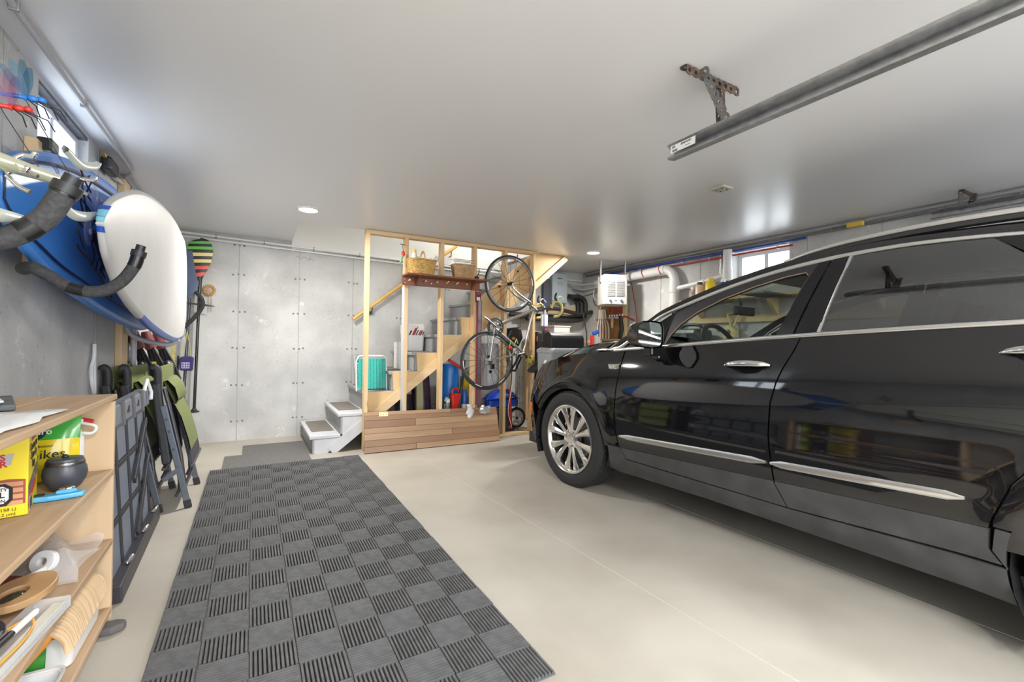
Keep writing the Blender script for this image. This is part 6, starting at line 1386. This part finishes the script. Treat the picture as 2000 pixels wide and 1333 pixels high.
# ================================================================== BACK RIGHT CORNER
ep=thing('wall_cabinet','pale blue-grey utility cabinet with pipes below on the back wall','cabinet',(4.16,5.85,1.77))
MB().box(4.02,4.305,5.80,5.905,1.765,2.235).build('cabinet',M('panel_grey',(.42,.50,.55),.45),ep,bevel=.006); MB().box(4.03,4.295,5.792,5.80,1.775,2.225).build('door',M('panel_grey2',(.46,.54,.59),.4),ep,bevel=.003)
for xx,ww in ((4.115,.022),(4.14,.03),(4.18,.02)): MB().box(xx,xx+ww,5.7905,5.792,2.145,2.16).build('lettering',black_ink,ep)
for i in range(3): MB().box(4.10,4.22,5.791,5.792,2.09-.022*i,2.096-.022*i).build('print_line',M('print_grey',(.25,.28,.32),.6),ep)
MB().box(3.88,4.00,5.83,5.87,1.66,2.13).build('dark_riser',M('dark_grey_board',(.10,.10,.11),.6),label='dark grey board left of the blue-grey cabinet',cat='board',bevel=.004)
foamp=M('black_pipe_insulation',(.025,.025,.027),.55)
def ins(lb_,pts,r=.035): 
    MB().tube(cat_spline(pts,6),r,12).build('insulated_pipe',foamp,label=lb_,cat='pipe',smooth=60)
for i in range(3):
    y=5.85-.073*i; e=.05*i
    ins(['rear black insulated pipe looping under the blue-grey cabinet','middle black insulated pipe looping under the blue-grey cabinet','front black insulated pipe looping under the blue-grey cabinet'][i],[(3.30+.1*i,y,1.56-.03*i),(3.7,y,1.56-.03*i),(4.30,y,1.545-.025*i),(4.50+.03*i,y,1.58-.02*i),(4.56+.02*i,y,1.68),(4.54+.02*i,y,1.82-.0*i),(4.46,y,1.88-.0*i),(4.33,y,1.90-.02*i)],.034)
ins('straight black insulated pipe on the wooden backing strip',[(3.55,5.62,1.62),(3.95,5.62,1.66),(4.4,5.62,1.60),(4.66,5.62,1.645)],.03)
MB().box(4.005,4.69,5.885,5.905,1.60,1.72).build('backing_strip',pine_x,label='pine backing strip behind the black pipes',cat='board',bevel=.003)
pipe('copper_pipe','horizontal white and copper pipe below the black pipes',[(4.0,5.80,1.515),(4.66,5.80,1.525)],.016,M('pale_pipe',(.62,.56,.50),.4),[(4.3,5.82,1.52)],M('copper',(.6,.28,.15),.35,1))
MB().cyl((4.24,5.85,1.60),(4.24,5.85,1.765),.03,n=14).cyl((4.27,5.85,1.90),(4.33,5.85,1.90),.036,n=12).build('panel_spout',galv,label='galvanised nipple under the blue-grey cabinet',cat='pipe',smooth=50)
# radiant manifold on osb board
osb=M('osb_board',(.58,.33,.12),.75,noise=(26,.0),col2=(.36,.17,.06),detail=3)
ob=thing('manifold_board','osb board with red and white manifold tubes on the right wall','board',(4.66,5.15,1.0))
MB().box(4.675,4.698,4.87,5.50,.95,1.86).build('osb_sheet',osb,ob); MB().box(4.63,4.672,4.84,4.90,.95,1.86).build('upright',M('pale_stud',(.75,.62,.33),.6),ob,bevel=.003)
red_px=MT['red_pex']; wht=M('white_cpvc',(.72,.66,.58),.4)
for i in range(5): 
    y=5.43-.058*i; MB().tube(cat_spline([(4.62,y-.02*i*.3,1.21),(4.62,y-.004*i,1.40),(4.62,5.40-.040*i,1.52),(4.61,5.385-.030*i,1.66)],5),.0135,8).build('white_tube',wht,ob,smooth=60)
for i in range(6): 
    y=5.18-.055*i; MB().cyl((4.635,y,1.56),(4.635,y,1.72),.009,n=8).build('red_tube',red_px,ob,smooth=50); MB().cyl((4.635,y,1.53),(4.635,y,1.575),.014,n=8).build('valve',steel,ob,smooth=40)
MB().cyl((4.63,5.45,1.51),(4.63,5.10,1.50),.02).build('red_header',red_px,ob,smooth=50); MB().cyl((4.63,5.20,1.525),(4.63,4.86,1.525),.018).build('steel_header',steel,ob,smooth=50); MB().cyl((4.62,5.45,1.205),(4.62,4.90,1.200),.017).build('steel_header',steel,ob,smooth=50)
MB().box(4.60,4.604,5.06,5.11,1.38,1.52).build('tag',M('cream_tag',(.70,.68,.55),.6),ob); MB().tube([(4.62,4.93,1.55),(4.62,4.90,1.35),(4.61,4.93,1.22)],[.03,.035,.03],10).build('pump_body',black_pl,ob,smooth=60)
MB().tube(cat_spline([(4.62,4.90,1.53),(4.60,4.80,1.53),(4.62,4.66,1.47)],5),.012,8).build('red_tube',red_px,ob,smooth=60)
pipe('red_hose','thin red tube hanging beside the manifold board',[(4.66,4.80,2.15),(4.68,4.74,1.85),(4.675,4.68,1.60),(4.68,4.66,1.45)],.006,red_px); 
for (a,b,lb_) in (((4.60,5.35,1.66),(4.60,5.28,2.05),'blue grey cable bundle left of the garage heater'),((4.55,5.40,2.06),(4.30,5.86,2.10),'grey cable from the heater corner to the panel'),((4.55,5.38,2.0),(4.45,5.86,2.02),'second grey cable from the heater corner')):
    MB().tube([a,((Vector(a)+Vector(b))/2+Vector((0,0,-.03))),b],.013,8).build('cable',M('grey_cable',(.40,.42,.45),.5),label=lb_,cat='cable',smooth=60)
P=[(4.58+.0*k,5.40+.09*math.cos(a),1.90+.10*math.sin(a)) for k,a in enumerate([2*PI*i/24 for i in range(24)])]
MB().tube(P,.010,6,closed=True).build('cable_coil',M('pale_coil',(.55,.56,.57),.5),label='coil of pale cable left of the heater',cat='cable',smooth=60)
# garage heater
ht=thing('garage_heater','white hanging garage heater with two grille panels in the back right corner','heater',(4.28,4.72,1.66))
HX=Matrix.Translation((4.27,4.72,0))@rotz(-.42)       # -y is the front
cream=M('cream_enamel',(.50,.49,.46),.5)
MB(HX).box(-.165,.165,-.13,.16,1.665,2.075).build('case',cream,ht,bevel=.012); MB(HX).box(-.155,.155,-.145,-.13,1.672,2.01).build('front_panel',M('white_enamel_panel',(.50,.495,.48),.5),ht,bevel=.006)
for x0,x1 in ((-.115,-.012),(.012,.115)):
    gp=MB(HX).box(x0,x1,-.1475,-.1455,1.775,1.985).build('grille',M('grille_grey',(.13,.13,.125),.6),ht)
    for k in range(14): MB(HX).box(x0,x1,-.152,-.1478,1.78+.0148*k,1.786+.0148*k).build('grille_bar',M('white_enamel_panel',(.50,.495,.48),.5),gp)
for x in (-.075,.075): MB(HX@Matrix.Translation((x,-.146,1.722))@Matrix.Rotation(PI/2,4,'X')).lathe([(0,.016),(.014,.015),(.017,0)],16).build('dial',M('slate_dial',(.10,.11,.14),.4),ht,smooth=50)
lettering('heat',.022,M('blue_ink',(.05,.12,.4),.5),ht,HX@frame((0,-.1465,1.722),(1,0,0),(0,0,1)),bold=True)
for x in (-.172,.172): MB(HX).box(x-.006,x+.006,-.02,.02,1.98,H-.004).build('hanger',galv,ht)
MB(HX).box(-.178,.178,-.02,.02,H-.010,H-.003).build('hanger',galv,ht); MB(HX).cyl((.165,-.05,1.95),(.22,-.05,1.95),.016).build('bolt',white_pl,ht,smooth=50)
# white drain pipes
dp=thing('drain_pipe','white plastic drain pipe with elbow running along the right wall','pipe',(4.58,4.1,1.1)); pvc=M('white_pvc',(.70,.70,.69),.3); R5=.058
P=[(4.60,5.45,2.065),(4.60,4.75,2.085),(4.60,4.12,2.105)]+[(4.60,4.12-.17*math.sin(a),2.105-.17*(1-math.cos(a))) for a in [PI/2*k/6 for k in range(1,7)]]+[(4.60,3.95,1.65),(4.60,3.95,1.0)]
MB().tube(P,R5,20).build('run',pvc,dp,smooth=60)
for a,b in (((4.60,4.20,2.103),(4.60,4.09,2.105)),((4.60,3.95,1.94),(4.60,3.95,1.80)),((4.60,3.95,1.70),(4.60,3.95,1.58))): MB().cyl(a,b,R5*1.12,n=20).build('coupling',pvc,dp,smooth=50)
bpip=thing('drain_pipe','thinner white branch pipe rising to the ceiling beside the window','pipe',(4.6,3.5,1.9))
MB().tube([(4.60,3.90,1.845),(4.60,3.50,1.89),(4.60,3.24,1.93)],.030,16).build('run',pvc,bpip,smooth=60); MB().tube([(4.60,3.22,1.86),(4.60,3.22,2.21)],.048,18).build('riser',pvc,bpip,smooth=60); MB().cyl((4.60,3.22,1.86),(4.60,3.22,2.0),.055,n=18).build('coupling',pvc,bpip,smooth=50); MB().cyl((4.60,3.58,1.88),(4.60,3.50,1.889),.036,n=16).build('coupling',pvc,bpip,smooth=50)
for k,y in enumerate((4.75,4.45,4.15)): MB().tube(cat_spline([(4.64,y+.05,2.17),(4.56,y+.02,2.16),(4.535,y,2.10),(4.55,y-.02,2.04)],4),.006,6).build('red_loop',red_px,label=['red tube looped over the drain pipe nearest the heater','red tube looped over the middle of the drain pipe','red tube looped over the drain pipe by its elbow'][k],cat='pipe',smooth=60)
pipe('drop_conduit','thin steel conduit dropping beside the branch pipe',[(4.68,3.36,2.2),(4.68,3.36,1.7)],.011,steel,[(4.685,3.36,2.1)])
# wall shelf behind the car with tools
ws_=thing('wall_shelf','pine shelf on the right wall behind the car','shelf',(4.6,3.0,1.5)); MB().box(4.45,4.69,1.6,3.75,1.64,1.67).build('shelf_board',pine_y,ws_,bevel=.003); MB().box(4.67,4.695,1.6,3.75,1.40,1.48).build('cleat',pine_y,ws_,bevel=.003)
for y in (3.6,2.7,1.8): MB().prism([(4.69,1.44),(4.69,1.64),(4.47,1.64)],y-.015,y+.015,Matrix(((1,0,0,0),(0,0,1,0),(0,1,0,0),(0,0,0,1)))).build('bracket',pine_z,ws_)
def canister(lb_,x,y,z,r,h_,c1,c2): 
    o=thing('canister',lb_,'bottle',(x,y,z)); X=Matrix.Translation((x,y,z)); MB(X).lathe([(0,0),(r,.001),(r,h_*.75),(r*.6,h_*.85)],18).build('body',c1,o,smooth=50); MB(X).lathe([(r*.62,h_*.84),(r*.6,h_),(0,h_+.001)],16).build('cap',c2,o,smooth=50)
canister('yellow canister on the wall shelf above the windshield',4.50,3.36,1.671,.055,.23,yellow_pl,yellow_pl); canister('cream jar with black lid on the wall shelf',4.50,3.50,1.671,.05,.20,M('cream_jar',(.65,.50,.33),.4),black_pl); canister('white and red can on the wall shelf',4.57,3.64,1.671,.05,.16,M('red_white_print',(.6,.5,.48),.4,noise=(25,.6)),white_pl); canister('blue bottle on the wall shelf',4.50,3.20,1.671,.04,.20,blue_pl,white_pl); canister('small yellow tin on the wall shelf',4.57,3.05,1.671,.05,.16,yellow_pl,black_pl)
tl=thing('string_trimmer','yellow and orange power tool hanging on the right wall below the shelf','tool',(4.62,3.2,1.2)); TLM=Matrix.Translation((0,.46,.10))
MB(TLM).prism([(2.66,1.12),(2.80,1.10),(2.84,1.20),(2.76,1.27),(2.66,1.22)],4.60,4.69,Matrix(((0,0,1,0),(1,0,0,0),(0,1,0,0),(0,0,0,1)))).build('housing',M('tool_yellow',(.72,.62,.30),.5),tl,bevel=.02); MB(TLM).tube([(4.64,2.72,1.24),(4.64,2.78,1.40),(4.64,2.62,1.42),(4.64,2.70,1.26)],.014,8).build('handle',M('tool_yellow',(.72,.62,.30),.5),tl,smooth=60); MB(TLM).ball((4.60,2.74,1.19),(.015,.03,.03),10,6).build('red_hub',M('tool_brown',(.35,.10,.08),.5),tl,smooth=60); MB(TLM).ball((4.63,2.88,1.23),(.02,.03,.035),10,6).build('orange_knob',orange_pl,tl,smooth=60)
gen=thing('generator','black power washer on the floor shelf by the right wall','machine',(4.45,3.35,.9)); MB().box(4.36,4.66,3.42,3.80,1.0,1.33).build('housing',M('machine_black',(.05,.055,.055),.4),gen,bevel=.05); MB().cyl((4.36,3.60,1.22),(4.345,3.60,1.22),.055,n=20).build('cap',M('machine_grey',(.16,.17,.17),.4),gen,smooth=50); MB().tube(cat_spline([(4.5,3.45,1.30),(4.5,3.5,1.37),(4.5,3.7,1.37),(4.5,3.78,1.30)],4),.018,8).build('handle',black_pl,gen,smooth=60)
MB().box(4.35,4.69,2.6,3.82,.001,.995).build('floor_cabinet',M('grey_cabinet',(.33,.34,.35),.5),label='low grey cabinet under the power washer by the right wall',cat='cabinet',bevel=.01)
# mailbox on a grey bin with reflector
mbx=thing('mailbox','black metal mailbox with ribs lying on the grey bin','mailbox',(3.12,4.25,1.085))
pr=[(-.085,0),(.085,0),(.085,.09)]+[(.085*math.cos(a),.09+.085*math.sin(a)) for a in [PI*k/10 for k in range(1,10)]]+[(-.085,.09)]
MBX=Matrix(((0,0,1,2.905),(1,0,0,4.25),(0,1,0,1.086),(0,0,0,1)))
MB(MBX).prism(pr,0,.44).build('body',M('mailbox_black',(.018,.018,.02),.45),mbx,bevel=.006); MB(MBX).prism([(x*1.05,y*1.04-.002 if y>0 else .0) for x,y in pr],-.018,.006).build('door',M('mailbox_black',(.018,.018,.02),.45),mbx,bevel=.004)
for k in range(3): MB().bar((2.935,4.1635,1.10+.03*k),(3.33,4.1635,1.10+.03*k),.006,.006).build('rib',M('mailbox_black',(.018,.018,.02),.45),mbx)
gbn=thing('grey_bin','tall grey plastic bin with orange reflector under the mailbox','bin',(3.1,4.25,0))
MB().grid([rrx(.85,.001,.56,.30,3.11,4.25,.05),rrx(1,1.03,.56,.30,3.11,4.25,.05)],close=True).add(rrx(.85,.001,.56,.30,3.11,4.25,.05),[tuple(range(20))]).build('bin_shell',M('bin_grey',(.36,.38,.40),.45),gbn,smooth=40); MB().grid([rrx(1.03,1.03,.56,.30,3.11,4.25,.05),rrx(1.03,1.06,.56,.30,3.11,4.25,.05),rrx(.9,1.085,.56,.30,3.11,4.25,.05)],close=True).add(rrx(.9,1.085,.56,.30,3.11,4.25,.05),[tuple(range(20))]).build('bin_lid',M('bin_grey',(.36,.38,.40),.45),gbn,smooth=40)
MB().box(3.01,3.08,4.09,4.105,.95,1.01).build('reflector',orange_pl,gbn,bevel=.006)
ml=thing('black_mower','black mower handle and body standing by the last stud','mower',(3.15,4.92,0)); MB().box(3.10,3.20,4.80,4.98,.02,1.28).build('body',M('mower_black',(.02,.02,.022),.5),ml,bevel=.02); MB().box(3.098,3.105,4.79,4.80,1.16,1.22).build('orange_label',orange_pl,ml); MB().tube(cat_spline([(3.12,4.78,.80),(3.14,4.70,.95),(3.16,4.74,1.15)],4),.012,8).build('cable',black_pl,ml,smooth=60)
MB().box(3.145,3.25,4.78,4.785,1.355,1.50).build('paper_sheets',paper,label='white paper sheets pinned beside the last stud',cat='paper')
wbx=thing('white_box','white plastic storage box behind the mailbox','box',(4.0,5.6,1.2)); MB().box(3.86,4.15,5.5,5.75,1.20,1.38).build('body',white_pl,wbx,bevel=.015); MB().box(3.85,4.16,5.49,5.76,1.38,1.40).build('lid',white_pl,wbx,bevel=.006); MB().box(3.96,4.05,5.496,5.499,1.31,1.34).build('label_patch',M('label_white',(.85,.85,.85),.5),wbx)
wk=thing('workbench','cluttered workbench along the back wall right of the stairs','bench',(4.1,5.55,0)); MB().box(3.55,4.60,5.30,5.88,1.15,1.19).build('top',ply,wk,bevel=.003)
for x in (3.58,4.54): 
    for y in (5.33,5.84): MB().box(x,x+.045,y-.02,y+.02,.001,1.149).build('leg',pine_z,wk)
canister('dark can on the workbench left of the white box',3.70,5.50,1.191,.05,.16,M('dark_can',(.05,.05,.05),.4),red_pl); canister('small red can on the workbench',3.78,5.42,1.191,.035,.10,red_pl,black_pl)
bs=thing('blue_brush','blue brush on a black stick leaning in the back corner','brush',(4.3,5.15,0)); MB().tube([(4.26,5.15,.02),(4.20,5.18,1.3),(4.14,5.20,1.60)],.009,8).build('stick',black_pl,bs,smooth=60); MB(TR((4.32,5.12,1.30),0,-.3,0)).cbox((0,0,0),(.12,.05,.06)).build('head',blue_pl,bs,bevel=.02)
MB().box(4.22,4.26,5.08,5.12,.002,1.26).build('red_stick',red_pl,label='red strip leaning under the blue brush',cat='stick'); MB().box(4.29,4.38,5.08,5.14,.002,1.24).build('grey_plank',M('grey_plank',(.40,.40,.41),.6),label='grey board leaning under the blue brush',cat='board',bevel=.003)
MB().cyl((3.48,4.36,.02),(3.46,4.38,1.15),.016,n=10).build('lime_pole',M('lime_pole',(.65,.70,.05),.4),label='lime yellow pole standing right of the mailbox',cat='pole',smooth=50)
MB(Matrix.Translation((3.62,4.25,0))).lathe([(0,.0),(.12,.001),(.14,.85),(.15,.93),(.05,.99),(0,.99)],24).build('yellow_tub',M('yellow_tub',(.70,.62,.03),.45),label='yellow tub in front of the mailbox behind the hood',cat='tub',smooth=50)
MB().tube([(3.18,4.76,1.30),(3.18,4.77,1.72)],.006,6).build('hanging_rope',blue_pl,label='blue rope hanging beside the bicycle handlebar',cat='rope',smooth=50)
